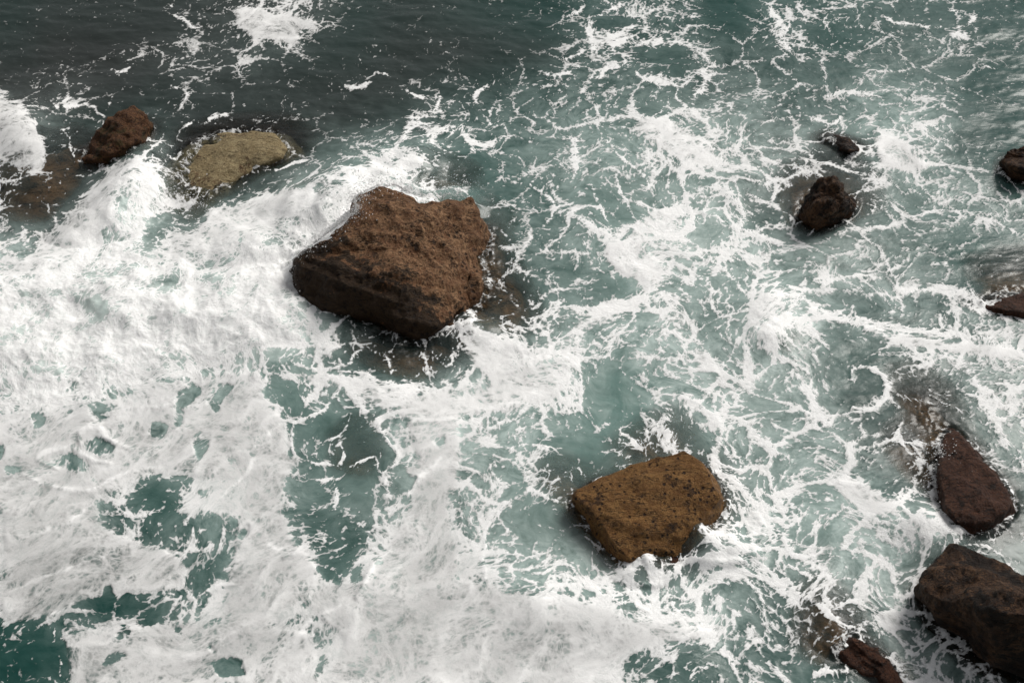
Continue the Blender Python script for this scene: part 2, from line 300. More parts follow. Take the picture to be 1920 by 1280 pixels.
# solid foam mats
MATS = [
 (.78, [(1190,210),(1260,215),(1330,260),(1380,300),(1330,320),(1240,290),(1180,250)]), (.80, [(1280,640),(1340,650),(1360,720),(1300,700)]), (.85, [(1300,740),(1360,780),(1350,830),(1320,800)]),
 (.85, [(1380,900),(1440,980),(1440,1060),(1400,1080),(1390,1000)]), (.80, [(1560,880),(1640,900),(1720,960),(1640,970),(1560,930)]),
 (.85, [(1480,540),(1560,590),(1700,625),(1930,650),(1930,690),(1780,670),(1650,650),(1520,610)]), (.80, [(1130,560),(1220,530),(1230,560),(1130,620),(1060,650),(1050,620)]),
 (.80, [(840,640),(980,630),(1060,650),(1000,720),(900,700)]), (.78, [(1080,40),(1200,70),(1330,80),(1330,100),(1200,95),(1120,90)]),
 (.87, [(-60,770),(300,700),(500,690),(530,760),(430,780),(420,850),(470,900),(300,890),(200,930),(-60,965)]), (.86, [(110,1180),(420,1160),(600,1180),(600,1300),(140,1300)]),
 (.87, [(480,690),(640,700),(800,730),(960,700),(960,780),(860,790),(720,770),(560,720)]),
 (0.93, [(412,20),(440,12),(482,4),(520,16),(560,22),(600,32),(632,38),(622,50),(575,56),(566,78),(572,95),(552,106),(548,88),(515,92),(500,72),(468,62),(440,42)]),
 (0.85, [(312,112),(330,108),(352,110),(345,130),(325,128)]), (0.8, [(340,138),(365,142),(362,152),(345,148)]),
 (0.85, [(292,82),(320,82),(318,92),(300,90)]), (0.8, [(465,60),(495,62),(480,118),(462,100)]), (.8, [(440,105),(475,100),(465,125),(445,128)]),
 (.75, [(220,98),(285,98),(285,115),(225,112)]), (.75, [(105,172),(165,172),(160,195),(85,205)]),
 (.91, [(-60,462),(60,480),(110,470),(180,490),(300,500),(420,505),(520,470),(560,470),(552,560),(600,620),(560,640),(450,660),(300,690),(150,740),(-60,780)]),
 (.90, [(80,450),(190,400),(320,385),(420,395),(520,345),(610,345),(600,420),(560,475),(300,505),(40,490)]),
 (.93, [(205,300),(240,285),(265,285),(300,330),(310,370),(350,368),(380,385),(330,400),(270,410),(190,440),(100,450),(110,420),(150,360),(185,330)]),
 (.97, [(520,460),(560,400),(620,350),(680,330),(780,290),(800,310),(770,335),(690,350),(665,365),(675,400),(655,420),(600,440),(555,475)]),
 (.80, [(-60,190),(0,172),(30,180),(60,205),(68,225),(92,290),(88,320),(60,330),(20,320),(-60,330)]),
 (.95, [(560,1080),(900,1090),(980,1110),(1080,1110),(1180,1150),(1280,1170),(1380,1180),(1300,1205),(1190,1215),(1140,1240),(1100,1300),(600,1300),(640,1200),(590,1150)]),
 (.93, [(430,760),(530,770),(535,850),(580,850),(540,900),(545,1000),(600,1060),(620,1100),(480,1180),(420,1150),(440,1000),(470,900),(420,840)]),
 (.93, [(760,770),(860,790),(870,880),(840,960),(860,1080),(700,1120),(720,1020),(770,940),(745,860),(790,870)]),
 (.93, [(0,955),(180,925),(195,985),(280,1010),(360,1050),(350,1110),(200,1120),(100,1160),(0,1175)]),
 (.90, [(960,650),(1060,640),(1110,650),(1090,690),(1060,740),(1010,760),(960,780),(940,720)]),
 (.80, [(1400,560),(1450,530),(1490,560),(1480,640),(1440,680),(1400,640)]),
 (.97, [(1640,1145),(1680,1140),(1700,1180),(1680,1200),(1650,1190)]),
 (.96, [(1690,960),(1740,955),(1785,1000),(1780,1020),(1700,990)]),
 (.95, [(1170,420),(1220,380),(1280,380),(1270,430),(1200,450)]),
 (.95, [(1210,430),(1225,470),(1290,500),(1220,545),(1130,490),(1130,460)]),
 (.9, [(1630,245),(1700,250),(1740,300),(1780,330),(1680,330),(1640,310)]),
 (.9, [(860,605),(890,590),(910,610),(980,640),(900,640),(850,625)]),
]
# open water between the foam
HOLES = [
 [(886,450),(925,440),(950,500),(985,560),(985,605),(950,600),(915,575),(905,520)], [(885,590),(905,575),(950,605),(960,625),(920,625),(890,610)], [(690,632),(760,645),(850,645),(840,660),(760,665),(700,660)],
 [(1690,745),(1740,775),(1775,810),(1760,830),(1720,800),(1680,770)], [(1690,860),(1735,880),(1745,930),(1720,930),(1690,890)], [(1480,350),(1520,335),(1505,380),(1490,410),(1478,390)], [(1590,390),(1625,395),(1600,425),(1550,435),(1560,425)],
 [(1530,262),(1560,255),(1585,262),(1570,290),(1540,285)], [(1835,535),(1920,520),(1920,550),(1850,552)],
 [(-40,1195),(30,1165),(60,1172),(100,1185),(112,1230),(95,1290),(-40,1300)], [(115,1180),(130,1225),(137,1290),(118,1290),(106,1230)],
 [(145,1130),(215,1120),(270,1125),(325,1130),(320,1150),(290,1178),(215,1160),(180,1168),(170,1140)], [(205,1090),(215,1090),(217,1120),(202,1120)],
 [(350,1040),(420,1030),(428,1055),(405,1095),(375,1112),(345,1108),(345,1070)], [(255,1165),(275,1165),(262,1195)], [(220,1190),(248,1185),(240,1200),(215,1202)],
 [(190,1240),(215,1222),(245,1222),(225,1240),(195,1250)], [(395,1240),(430,1230),(460,1240),(465,1265),(410,1268)], [(385,1205),(420,1220),(400,1225)],[(325,1180),(345,1185),(340,1205),(328,1200)],
 [(252,915),(297,887),(312,900),(306,925),(350,927),(338,950),(232,955),(238,938)], [(195,977),(220,965),(287,967),(270,985),(225,992)], [(298,958),(340,960),(332,984),(305,975)],
 [(360,968),(400,956),(445,962),(456,978),(430,988),(370,984)], [(285,1010),(300,1014),(350,1018),(312,1036)], [(388,985),(402,985),(405,1010),(386,1010)], [(455,990),(472,982),(470,1008),(450,1016)], [(248,1000),(282,992),(285,1010),(268,1012)],
 [(500,735),(505,715),(530,714),(555,718),(573,735),(530,757),(502,752)], [(529,775),(548,760),(588,756),(575,772),(545,786)],
 [(540,845),(535,802),(567,782),(600,768),(630,750),(657,764),(640,790),(640,802),(620,815),(590,828)],
 [(642,812),(655,780),(692,777),(712,795),(735,825),(745,852),(735,870),(712,880),(712,895),(700,915),(725,932),(712,952),(670,952),(635,940),(630,915),(640,877)],
 [(585,850),(600,830),(625,830),(637,850),(625,866),(595,866)], [(580,885),(600,870),(628,876),(632,890),(610,898),(582,892)], [(562,908),(600,902),(624,912),(622,945),(560,955),(572,930)], [(545,893),(560,890),(562,905),(545,908)],
 [(728,960),(738,905),(757,875),(765,895),(785,893),(775,910),(765,930),(745,940)], [(815,825),(838,812),(840,840),(828,843)], [(862,830),(898,812),(890,840),(868,845)],
 [(540,960),(537,985),(580,1007),(615,990),(640,985),(645,960),(600,955)], [(595,1022),(655,987),(690,1010),(708,1035),(640,1047),(695,1060),(655,1072),(620,1080),(590,1062)],
 [(1160,1240),(1185,1222),(1215,1222),(1197,1255),(1167,1266)], [(1265,1222),(1297,1207),(1340,1210),(1367,1258),(1350,1290),(1260,1290)], [(1220,1285),(1236,1243),(1250,1245),(1252,1290)], [(1378,1215),(1400,1225),(1402,1245),(1380,1245)], [(1386,1150),(1402,1140),(1408,1170),(1386,1178)],
 [(1128,690),(1155,660),(1195,655),(1192,700),(1208,740),(1205,780),(1225,812),(1190,820),(1150,798),(1122,765),(1112,728)], [(1262,750),(1290,765),(1300,800),(1325,840),(1330,900),(1300,860),(1270,830)],
 [(1040,850),(1110,840),(1160,860),(1190,868),(1100,905),(1060,900),(1000,900),(1010,860)],
 [(960,930),(1040,930),(1075,945),(1100,980),(1080,1000),(1020,1010),(970,990)],
 [(1558,565),(1590,548),(1625,557),(1664,590),(1645,607),(1612,602),(1580,582)], [(1668,592),(1730,590),(1700,612),(1668,618)], [(1502,545),(1520,548),(1530,562),(1515,568)], [(1560,610),(1620,615),(1620,640),(1550,640)],
 [(1715,545),(1740,545),(1770,575),(1760,590),(1735,590),(1715,570)],
 [(1745,440),(1815,415),(1890,432),(1940,445),(1940,525),(1860,535),(1800,520),(1760,478),(1702,462)], [(1650,445),(1680,445),(1695,470),(1685,482),(1660,468)],
 [(1560,650),(1630,650),(1628,680),(1600,692),(1603,718),(1640,740),(1640,752),(1572,750),(1560,710),(1520,720),(1525,690)], [(1606,700),(1640,698),(1655,715),(1640,740),(1608,720)],
 [(1680,700),(1740,682),(1790,718),(1828,758),(1855,800),(1848,830),(1875,885),(1890,925),(1850,870),(1800,818),(1770,800),(1740,772),(1680,740)],
 [(1790,150),(1850,120),(1940,110),(1940,270),(1880,290),(1800,275),(1795,230)], [(1660,20),(1780,15),(1785,40),(1670,42)], [(1310,5),(1400,0),(1400,45),(1365,55),(1320,40)],
 [(1180,90),(1280,88),(1295,120),(1260,145),(1205,130)], [(1120,42),(1160,25),(1195,40),(1170,62),(1125,58)], [(1535,60),(1600,50),(1620,70),(1590,100),(1545,95)],
 [(-40,-40),(290,-40),(285,60),(200,95),(100,120),(40,165),(-40,165)], [(700,0),(860,30),(1030,30),(1030,75),(960,100),(900,130),(700,130),(640,120),(590,70),(680,50)],
 [(580,120),(640,130),(620,170),(560,180)], [(230,140),(290,140),(335,165),(335,210),(280,215),(225,195)], [(290,215),(345,215),(335,250),(300,270)],
 [(640,175),(760,175),(770,215),(720,225),(640,240),(600,225)],
 [(870,225),(920,225),(905,255),(870,255)], [(820,300),(930,290),(940,340),(900,365),(870,340),(800,330)],
 [(275,420),(300,405),(340,400),(392,405),(380,430),(330,440),(290,460),(272,462)], [(320,395),(385,390),(390,415),(330,412)], [(135,560),(170,545),(205,565),(195,600),(165,590)],
 [(30,360),(60,330),(110,330),(150,340),(135,385),(100,410),(85,440),(60,430),(20,410)], [(95,300),(150,310),(150,345),(110,350),(95,330)], [(60,220),(100,215),(110,270),(100,320)],
 [(165,755),(200,750),(200,780),(185,800),(158,780)], [(200,735),(250,725),(240,745),(215,750)], [(50,780),(80,780),(85,800),(65,810)], [(330,740),(370,720),(380,740),(355,765),(325,760)], [(390,755),(410,722),(450,720),(430,745),(415,775),(400,770)],
 [(265,810),(285,790),(312,795),(300,825),(265,815)], [(370,815),(395,815),(390,840),(372,868),(355,830)], [(150,830),(165,818),(200,830),(205,850),(160,850)], [(90,855),(130,850),(165,870),(160,885),(105,875)], [(-20,835),(10,840),(10,865),(-20,865)], [(8,872),(35,872),(52,880),(15,890)], [(325,765),(342,768),(338,805),(322,800)],
 [(1105,530),(1130,520),(1180,515),(1210,525),(1208,545),(1160,560),(1110,565)], [(1100,460),(1125,460),(1128,485),(1105,482)], [(985,405),(1025,395),(1032,430),(995,440),(975,425)], [(1120,360),(1175,350),(1190,400),(1170,420),(1140,410)], [(1390,425),(1430,405),(1430,440),(1400,440)],
 [(1300,420),(1340,420),(1350,460),(1320,470),(1290,460)], [(1020,490),(1060,485),(1090,510),(1060,530),(1030,520)],
 [(1570,1150),(1590,1140),(1605,1165),(1585,1170)], [(1480,1140),(1540,1135),(1580,1170),(1600,1220),(1570,1255),(1500,1260),(1490,1200)], [(1700,1155),(1735,1158),(1755,1185),(1720,1188)], [(1685,1180),(1715,1185),(1705,1205),(1680,1200)], [(1685,1210),(1700,1215),(1698,1232),(1682,1228)],
 [(1690,1040),(1715,1040),(1712,1075),(1680,1070)], [(1490,1000),(1520,1000),(1520,1040),(1495,1045)], [(1540,1000),(1590,1010),(1590,1040),(1540,1035)],
 [(640,658),(662,660),(655,685),(640,680)], [(670,665),(700,658),(725,670),(730,700),(700,715),(665,695)], [(735,660),(770,665),(780,700),(750,715),(735,705)], [(805,680),(820,675),(828,690),(812,695)], [(825,690),(840,685),(838,715),(825,710)], [(795,705),(815,702),(828,720),(815,735)], [(850,670),(880,665),(880,690),(855,690)],
 [(490,650),(530,650),(540,680),(510,672)], [(570,650),(600,645),(590,665)],
]

# ------------------------------------------------------------------ survey canvas
CX0, CY0, CST = -340.0, -260.0, 2.5
CW, CH = int(2600 / CST), int(1800 / CST)
cxs = CX0 + (np.arange(CW) + .5) * CST; cys = CY0 + (np.arange(CH) + .5) * CST
def grid_field(txt):
    g = np.array([[float(v) for v in l.split()] for l in txt.strip().splitlines()], np.float32) / 9.0
    fx = np.clip(cxs / 64 - .5, 0, 28.999); fy = np.clip(cys / 64 - .5, 0, 18.999)
    ix = fx.astype(int); iy = fy.astype(int)
    tx = (fx - ix)[None, :]; ty = (fy - iy)[:, None]
    tx = tx * tx * (3 - 2 * tx) * .5 + tx * .5; ty = ty * ty * (3 - 2 * ty) * .5 + ty * .5
    a = g[np.ix_(iy, ix)]; b = g[np.ix_(iy, ix + 1)]; c = g[np.ix_(iy + 1, ix)]; d = g[np.ix_(iy + 1, ix + 1)]
    return (a * (1 - tx) + b * tx) * (1 - ty) + (c * (1 - tx) + d * tx) * ty
def blur(a, n):
    k = int(n)
    if k < 1: return a
    for _ in range(2):
        for ax in (0, 1):
            p = np.pad(a, [(k + 1, k) if i == ax else (0, 0) for i in (0, 1)], mode='edge')
            c = np.cumsum(p, axis=ax)
            a = (np.take(c, range(2 * k + 1, c.shape[ax]), ax) - np.take(c, range(0, c.shape[ax] - 2 * k - 1), ax)) / (2 * k + 1)
    return a.astype(np.float32)
def poly_mask(pts):
    pts = np.array(pts, float)
    x0, y0 = pts.min(0) - 10; x1, y1 = pts.max(0) + 10
    i0 = max(int((x0 - CX0) / CST), 0); i1 = min(int((x1 - CX0) / CST) + 1, CW)
    j0 = max(int((y0 - CY0) / CST), 0); j1 = min(int((y1 - CY0) / CST) + 1, CH)
    X, Y = np.meshgrid(cxs[i0:i1], cys[j0:j1])
    ins = np.zeros(X.shape, bool)
    n = len(pts)
    for i in range(n):
        xa, ya = pts[i]; xb, yb = pts[(i + 1) % n]
        if ya == yb: continue
        c = ((ya > Y) != (yb > Y)) & (X < (xb - xa) * (Y - ya) / (yb - ya) + xa)
        ins ^= c
    return (slice(j0, j1), slice(i0, i1)), ins
def catmull(pts, n=6):
    p = np.array(pts, float)
    if len(p) < 3: return p
    e = np.vstack([2 * p[0] - p[1], p, 2 * p[-1] - p[-2]])
    out = []
    for i in range(1, len(e) - 2):
        for k in range(n):
            t = k / n
            out.append(.5 * (2 * e[i] + (e[i + 1] - e[i - 1]) * t + (2 * e[i - 1] - 5 * e[i] + 4 * e[i + 1] - e[i + 2]) * t * t
                             + (3 * e[i] - e[i - 1] - 3 * e[i + 1] + e[i + 2]) * t ** 3))
    out.append(e[-2]); return np.array(out)

def survey():
    dens = grid_field(DENS); milk = blur(grid_field(MILK), 8); white = grid_field(WHITE); teal = blur(grid_field(TEAL), 8)
    mat = np.zeros((CH, CW), np.float32)
    for v, pts in MATS:
        sl, m = poly_mask(pts); mat[sl] = np.maximum(mat[sl], m * v)
    matb = blur(mat, 4)
    dens = np.maximum(dens, matb)
    hole = np.zeros((CH, CW), np.float32)
    for pts in HOLES:
        sl, m = poly_mask(pts); hole[sl] = np.maximum(hole[sl], m)
    hole = blur(hole, 2)
    stroke = np.zeros((CH, CW), np.float32); rise = np.zeros((CH, CW), np.float32)
    rs = np.random.RandomState(3)
    for w, st, rz, pts in STROKES:
        c = catmull(pts)
        ph = rs.rand() * 10
        for i in range(len(c) - 1):
            a, b = c[i], c[i + 1]
            en = min(1.0, 3.2 * (i + .6) / len(c), 3.2 * (len(c) - i - .4) / len(c)); ww = w * (.7 + .5 * abs(math.sin(ph + i * .7))) * (.35 + .65 * en)
            pad = ww * 2.4 + 4
            i0 = max(int((min(a[0], b[0]) - pad - CX0) / CST), 0); i1 = min(int((max(a[0], b[0]) + pad - CX0) / CST) + 1, CW)
            j0 = max(int((min(a[1], b[1]) - pad - CY0) / CST), 0); j1 = min(int((max(a[1], b[1]) + pad - CY0) / CST) + 1, CH)
            if i1 <= i0 or j1 <= j0: continue
            X, Y = np.meshgrid(cxs[i0:i1], cys[j0:j1])
            d = b - a; L = max(d @ d, 1e-6)
            t = np.clip(((X - a[0]) * d[0] + (Y - a[1]) * d[1]) / L, 0, 1)
            q = np.hypot(X - a[0] - t * d[0], Y - a[1] - t * d[1]) / ww
            v = np.exp(-(q ** 2) * 1.1)
            stroke[j0:j1, i0:i1] = np.maximum(stroke[j0:j1, i0:i1], v * st * (.7 + .3 * en))
            if rz: rise[j0:j1, i0:i1] = np.maximum(rise[j0:j1, i0:i1], v * rz)
    return dict(dens=dens, hole=hole, stroke=stroke, milk=milk, white=white, teal=teal, rise=rise, mat=matb, sheet=blur(mat, 18), holeb=blur(hole, 9))
def sample(f, px, py):
    fx = np.clip((px - CX0) / CST - .5, 0, CW - 1.001); fy = np.clip((py - CY0) / CST - .5, 0, CH - 1.001)
    ix = fx.astype(np.int32); iy = fy.astype(np.int32)
    tx = (fx - ix).astype(np.float32); ty = (fy - iy).astype(np.float32)
    return (f[iy, ix] * (1 - tx) + f[iy, ix + 1] * tx) * (1 - ty) + (f[iy + 1, ix] * (1 - tx) + f[iy + 1, ix + 1] * tx) * ty

# heaps of water: (half width in metres, [(px, py, height)...])
CRESTS = [
 (0.95, [(525,575,.10),(548,530,.25),(590,474,.90),(632,444,1.18),(658,420,1.34),(672,394,1.40),(702,370,1.42),(750,366,1.34),(785,378,1.1)]),
 (0.42, [(1300,985,.36),(1325,1005,.38),(1360,1015,.2)]), (.4, [(846,616,.2),(876,602,.26),(905,608,.16)]), (.35, [(1190,1070,.18),(1215,1056,.24),(1240,1060,.14)]),
 (0.6, [(770,345,1.1),(800,360,1.0),(850,352,.6),(880,345,.2)]),
 (2.3, [(-200,540,.40),(60,560,.42),(250,575,.45),(400,555,.5),(520,545,.55)]),
 (1.5, [(420,470,.45),(540,440,.6),(610,385,.85),(690,330,.75),(770,290,.35)]),
 (0.8, [(265,290,.35),(240,340,.5),(200,390,.5),(140,430,.35)]),
 (0.9, [(-150,220,.4),(20,210,.45),(60,280,.35),(70,320,.2)]),
 (0.5, [(690,1090,.12),(640,1130,.15),(560,1150,.12),(480,1180,.1)]),
 (0.7, [(1260,1180,.14),(1150,1160,.18),(1010,1130,.16),(940,1110,.1)]),
 (0.6, [(1450,560,.2),(1440,620,.25),(1400,640,.1)]),
 (0.7, [(1690,970,.2),(1750,985,.35),(1775,1000,.3)]),
]
VORT = [(1310,400,70,1.3),(1150,380,120,-.9),(1640,720,55,1.6),(180,840,60,-1.5),(110,865,50,1.2),(640,860,110,.5),(1345,800,120,-.8),(1180,740,110,.9),
        (1250,100,90,.8),(1600,80,110,-.7),(1700,260,120,.9),(1560,590,90,-.9),(1320,1110,80,1.1),(300,950,120,.5),(900,820,100,-.7),(1560,960,120,.7),
        (1700,560,90,.8),(850,230,90,-.9),(400,110,90,.7),(980,560,90,-.7),(1450,640,80,1.0),(1500,250,90,-.7)]
def advect(x, y):
    """follow the currents back: coordinates in which the foam was still evenly spread"""
    vs = []
    for px, py, r, s in VORT:
        wx, wy, _ = at(px, py); rr = np.hypot(at(px + r, py)[0] - wx, 1e-3); vs.append((wx, wy, rr, s))
    X = x.copy(); Y = y.copy(); e = .05
    for k in range(7):
        u = np.zeros_like(X); v = np.zeros_like(Y)
        for sc, am, sd in ((.16, 2.2, 41), (.42, .75, 43), (1.0, .22, 45)):
            a = pn2(X * sc, (Y + e) * sc, sd); b = pn2(X * sc, (Y - e) * sc, sd)
            c = pn2((X + e) * sc, Y * sc, sd); d = pn2((X - e) * sc, Y * sc, sd)
            u += am * (a - b) / (2 * e); v -= am * (c - d) / (2 * e)
        for wx, wy, rr, s in vs:
            dx = X - wx; dy = Y - wy; g = np.exp(-(dx * dx + dy * dy) / (rr * rr)) * s / rr * .7
            u += -dy * g * 1.2; v += dx * g * 1.2
        X -= u * .125; Y -= v * .125
    return X, Y

def seg_bump(x, y, w, pts):
    P = [at(*p) for p in pts]
    z = np.zeros_like(x)
    xs = [p[0] for p in P]; ys = [p[1] for p in P]
    m = (x > min(xs) - 3 * w) & (x < max(xs) + 3 * w) & (y > min(ys) - 3 * w) & (y < max(ys) + 3 * w)
    xm, ym = x[m], y[m]; best = np.zeros_like(xm)
    for a, b in zip(P[:-1], P[1:]):
        dx, dy = b[0] - a[0], b[1] - a[1]; L = dx * dx + dy * dy + 1e-9
        t = np.clip(((xm - a[0]) * dx + (ym - a[1]) * dy) / L, 0, 1)
        d2 = (xm - a[0] - t * dx) ** 2 + (ym - a[1] - t * dy) ** 2
        best = np.maximum(best, (a[2] + t * (b[2] - a[2])) * np.exp(-d2 / (w * w)))
    z[m] = best
    return z

def build_sea_fields(NU=1050, NV=800):
    # rows close together near the shore and wider out to sea; columns fan out with distance
    inner = np.linspace(math.radians(69), math.radians(26.5), NV)
    yr = CAM_H / np.tan(inner)
    yn_ = yr[0] - np.cumsum(np.geomspace(.06, 6, 26)); yf_ = yr[-1] + np.cumsum(np.geomspace(.15, 700, 40))
    yr = np.concatenate([yn_[::-1], yr, yf_])
    u = np.linspace(-1.2, 1.2, NU); ex = 1.2 + np.cumsum(np.geomspace(.004, 6, 30))
    u = np.concatenate([-ex[::-1], u, ex])
    half = TH * np.maximum(yr * CP + CAM_H * SP, 6.0)
    x = (u[None, :] * half[:, None]).astype(np.float64); y = np.repeat(yr[:, None], len(u), 1)
    shp = x.shape; x = x.ravel(); y = y.ravel()
    sv = survey()
    far = np.exp(-np.maximum(np.hypot(x, y - 22) - 26, 0) / 60)
    z = np.zeros_like(x)
    for w, pts in CRESTS: z = np.maximum(z, seg_bump(x, y, w, pts) * (1 + (.9 if w > 1.1 else .25) * fbm2(x * .55, y * .55, 33, 3)))
    swell = (.10 * pn2(x * .13 + .3 * y * .13, y * .2, 3) + .07 * pn2(x * .33, y * .45, 5)) * far
    z = z + swell
    px, py = project(x, y, z)
    wrpx = 10 * fbm2(x * 1.3, y * 1.3, 61, 4, .6) + 20 * pn2(x * .45, y * .45, 65); wrpy = 8 * fbm2(x * 1.3, y * 1.3, 71, 4, .6) + 14 * pn2(x * .45, y * .45, 75)
    qx, qy = px + wrpx, py + wrpy
    white = sample(sv['white'], qx, qy); teal = sample(sv['teal'], qx, qy); milk = sample(sv['milk'], px + 2 * wrpx, py + 2 * wrpy)
    dens = sample(sv['dens'], px + 1.5 * wrpx, py + 1.5 * wrpy)
    mat = sample(sv['mat'], qx, qy); sheet = sample(sv['sheet'], px + 3 * wrpx, py + 3 * wrpy)
    hole = sample(sv['hole'], qx, qy); holeb = sample(sv['holeb'], qx, qy); hfx = 5 * fbm2(x * 4.5, y * 4.5, 63, 3, .6); hfy = 4 * fbm2(x * 4.5, y * 4.5, 73, 3, .6); stroke = sample(sv['stroke'], px + wrpx + hfx, py + wrpy + hfy)
    rise = sample(sv['rise'], px + wrpx, py + wrpy)
    AX, AY = advect(x, y)
    BX, BY = .4 * AX + .6 * x, .4 * AY + .6 * y          # gently drawn-out cells
    wx = .42 * fbm2(BX * .8, BY * .8, 81, 5, .6); wy = .42 * fbm2(BX * .8, BY * .8, 91, 5, .6)
    CX, CY = BX + wx, BY + wy
    a1, a2 = worley(CX * .8, CY * .8, 1)
    b1, b2 = worley((CX + .5 * wx) * 1.9, (CY + .5 * wy) * 1.9, 2)
    c1, c2 = worley((CX + .7 * wx) * 4.4, (CY + .7 * wy) * 4.4, 4)
    e1 = np.exp(-(a2 - a1) / .055); e2 = np.exp(-(b2 - b1) / .085); e3 = np.exp(-(c2 - c1) / .13)
    # wisps: thin crests of the stirred field
    def wisp(sx, sy, sc, sd, wd): return np.exp(-np.abs(pn2(sx * sc, sy * sc, sd) + .35 * pn2(sx * sc * 2.7, sy * sc * 2.7, sd + 1)) / wd)
    w1 = wisp(AX, AY, .75, 301, .05); w2 = wisp(AX + .3 * wx, AY + .3 * wy, 1.7, 311, .07); w3 = wisp(AX + .5 * wx, AY + .5 * wy, 3.6, 321, .10)
    n = fbm2(AX * 1.6, AY * 1.6, 101, 5, .65)
    n2 = fbm2(x * .45, y * .45, 111, 3); n3 = fbm2(x * 1.0, y * 1.0, 115, 4, .6)
    mixn = sstep(-.22, .22, n2)
    T = .80 * e1 * (.45 + .8 * mixn) + .62 * e2 * (1.0 - .5 * mixn) * (.35 + .65 * sstep(-.3, .25, n3)) + .26 * e3 + .50 * w1 * (1.1 - .6 * mixn) + .40 * w2 * sstep(-.3, .2, -n3) + .24 * w3 + .50 * n + .50 * n3
    inn = (np.abs(px - 960) < 1000) & (np.abs(py - 640) < 680)
    qs = np.linspace(0, 100, 401); pc = np.percentile(T[inn], qs)
    U = np.interp(T, pc, qs / 100)
    dd = np.clip(dens, 0, 1.02)
    dd = np.maximum(dd ** 1.6, mat * (1.03 - .10 * sstep(-.1, .3, n2))) * .98
    dd = dd * (1 - .91 * hole)
    F = .5 + (U - (1 - dd)) * 1.45
    fine = fbm2(AX * 4.5, AY * 4.5, 105, 3, .6)
    sF = .5 + (stroke * 1.5 - .85 + .6 * (U - .5) + .65 * fine) * 1.05
    F = np.maximum(F, np.where(stroke > .05, sF, 0))
    F = np.where(dd < .02, np.minimum(F, .3), F)
    chw = fbm2(AX * .8, AY * .8, 331, 5, .6, True)
    wz = sstep(.6, .95, white) * sstep(.4, .8, mat) * (1 - hole)
    F = F * (1 - .75 * wz) + .75 * wz * (.58 + 1.9 * chw + .8 * n)
    F = np.clip(F, 0, 1.3) * (.35 + .65 * far)
    veil = np.clip((dens * 1.05 - .06) * (.16 + 1.75 * milk) * (1 - .85 * holeb) * (.72 + 1.5 * np.clip(fbm2(BX * .35, BY * .35, 371, 3) + .15, -.25, .45)), 0, 1)
    # continuous film of froth, folded by the swell
    film = sstep(.50, .88, mat) * (1 - sstep(.55, .85, white)) * (1 - sstep(.25, .7, hole))
    F = F * (1 - film) + film * np.clip(.98 + .55 * (U - .62), .35, 1.2)
    rx, ry = .80 * BX + .6 * BY, -.6 * BX + .80 * BY
    fold = np.clip(fbm2(rx * .45, ry * 1.15, 361, 4, .5, True) * 1.3 + .25, 0, 1) ** 1.6
    # loose flecks, drifting in clusters
    fk = fbm2(AX * 5.5, AY * 5.5, 181, 3, .55) + .55 * (fbm2(x * .6, y * .6, 121, 3) + .35 * dens)
    F = np.maximum(F, np.where(dd < .5, np.clip(.5 + (fk - .42) * 4, 0, .75), 0))
    bright = np.clip(.04 + .9 * white + .34 * (1 - sstep(.25, .95, sheet)) * sstep(.5, .9, F) + .55 * stroke * stroke * (.4 + 1.2 * U) , 0, 1)
    bright = np.where(white > .8, 1, bright)
    bright = np.clip(bright + film * (.55 * fold - .22), 0, 1)
    # relief: churn, ripples
    wv = sstep(.5, .95, white) * sstep(.45, .85, mat)
    bil = 1 - np.abs(fbm2(x * .7, y * .7, 131, 4, .45)) * 3.2
    bil2 = np.abs(fbm2(x * 2.2, y * 2.2, 141, 3, .45))
    z = z + wv * (.07 * bil - .03 * bil2 - .03 + .040 * fbm2(x * 2.4, y * 2.4, 351, 4, .6, True))
    z = z + .4 * rise + .05 * fold * film
    rip = fbm2(x * .7 + .25 * y, y * 1.5, 151, 4, .5) * .085 + fbm2(x * 2.4, y * 3.8, 161, 2, .5) * .014
    calm = (1 - sstep(.1, .6, dens)) * .85 + .15
    z = z + rip * calm * far
    z = z + .006 * sstep(.4, .8, F) * (1 - wv) + .05 * fbm2(BX * .7, BY * .7, 171, 2) * sstep(.3, .7, dens) * far
    return dict(shape=shp, x=x, y=y, z=z, F=F, bright=bright, milk=milk, teal=teal, white=white, wv=wv, AX=AX, AY=AY, px=px, py=py, U=U, veil=veil, film=film)
# ---- end of survey

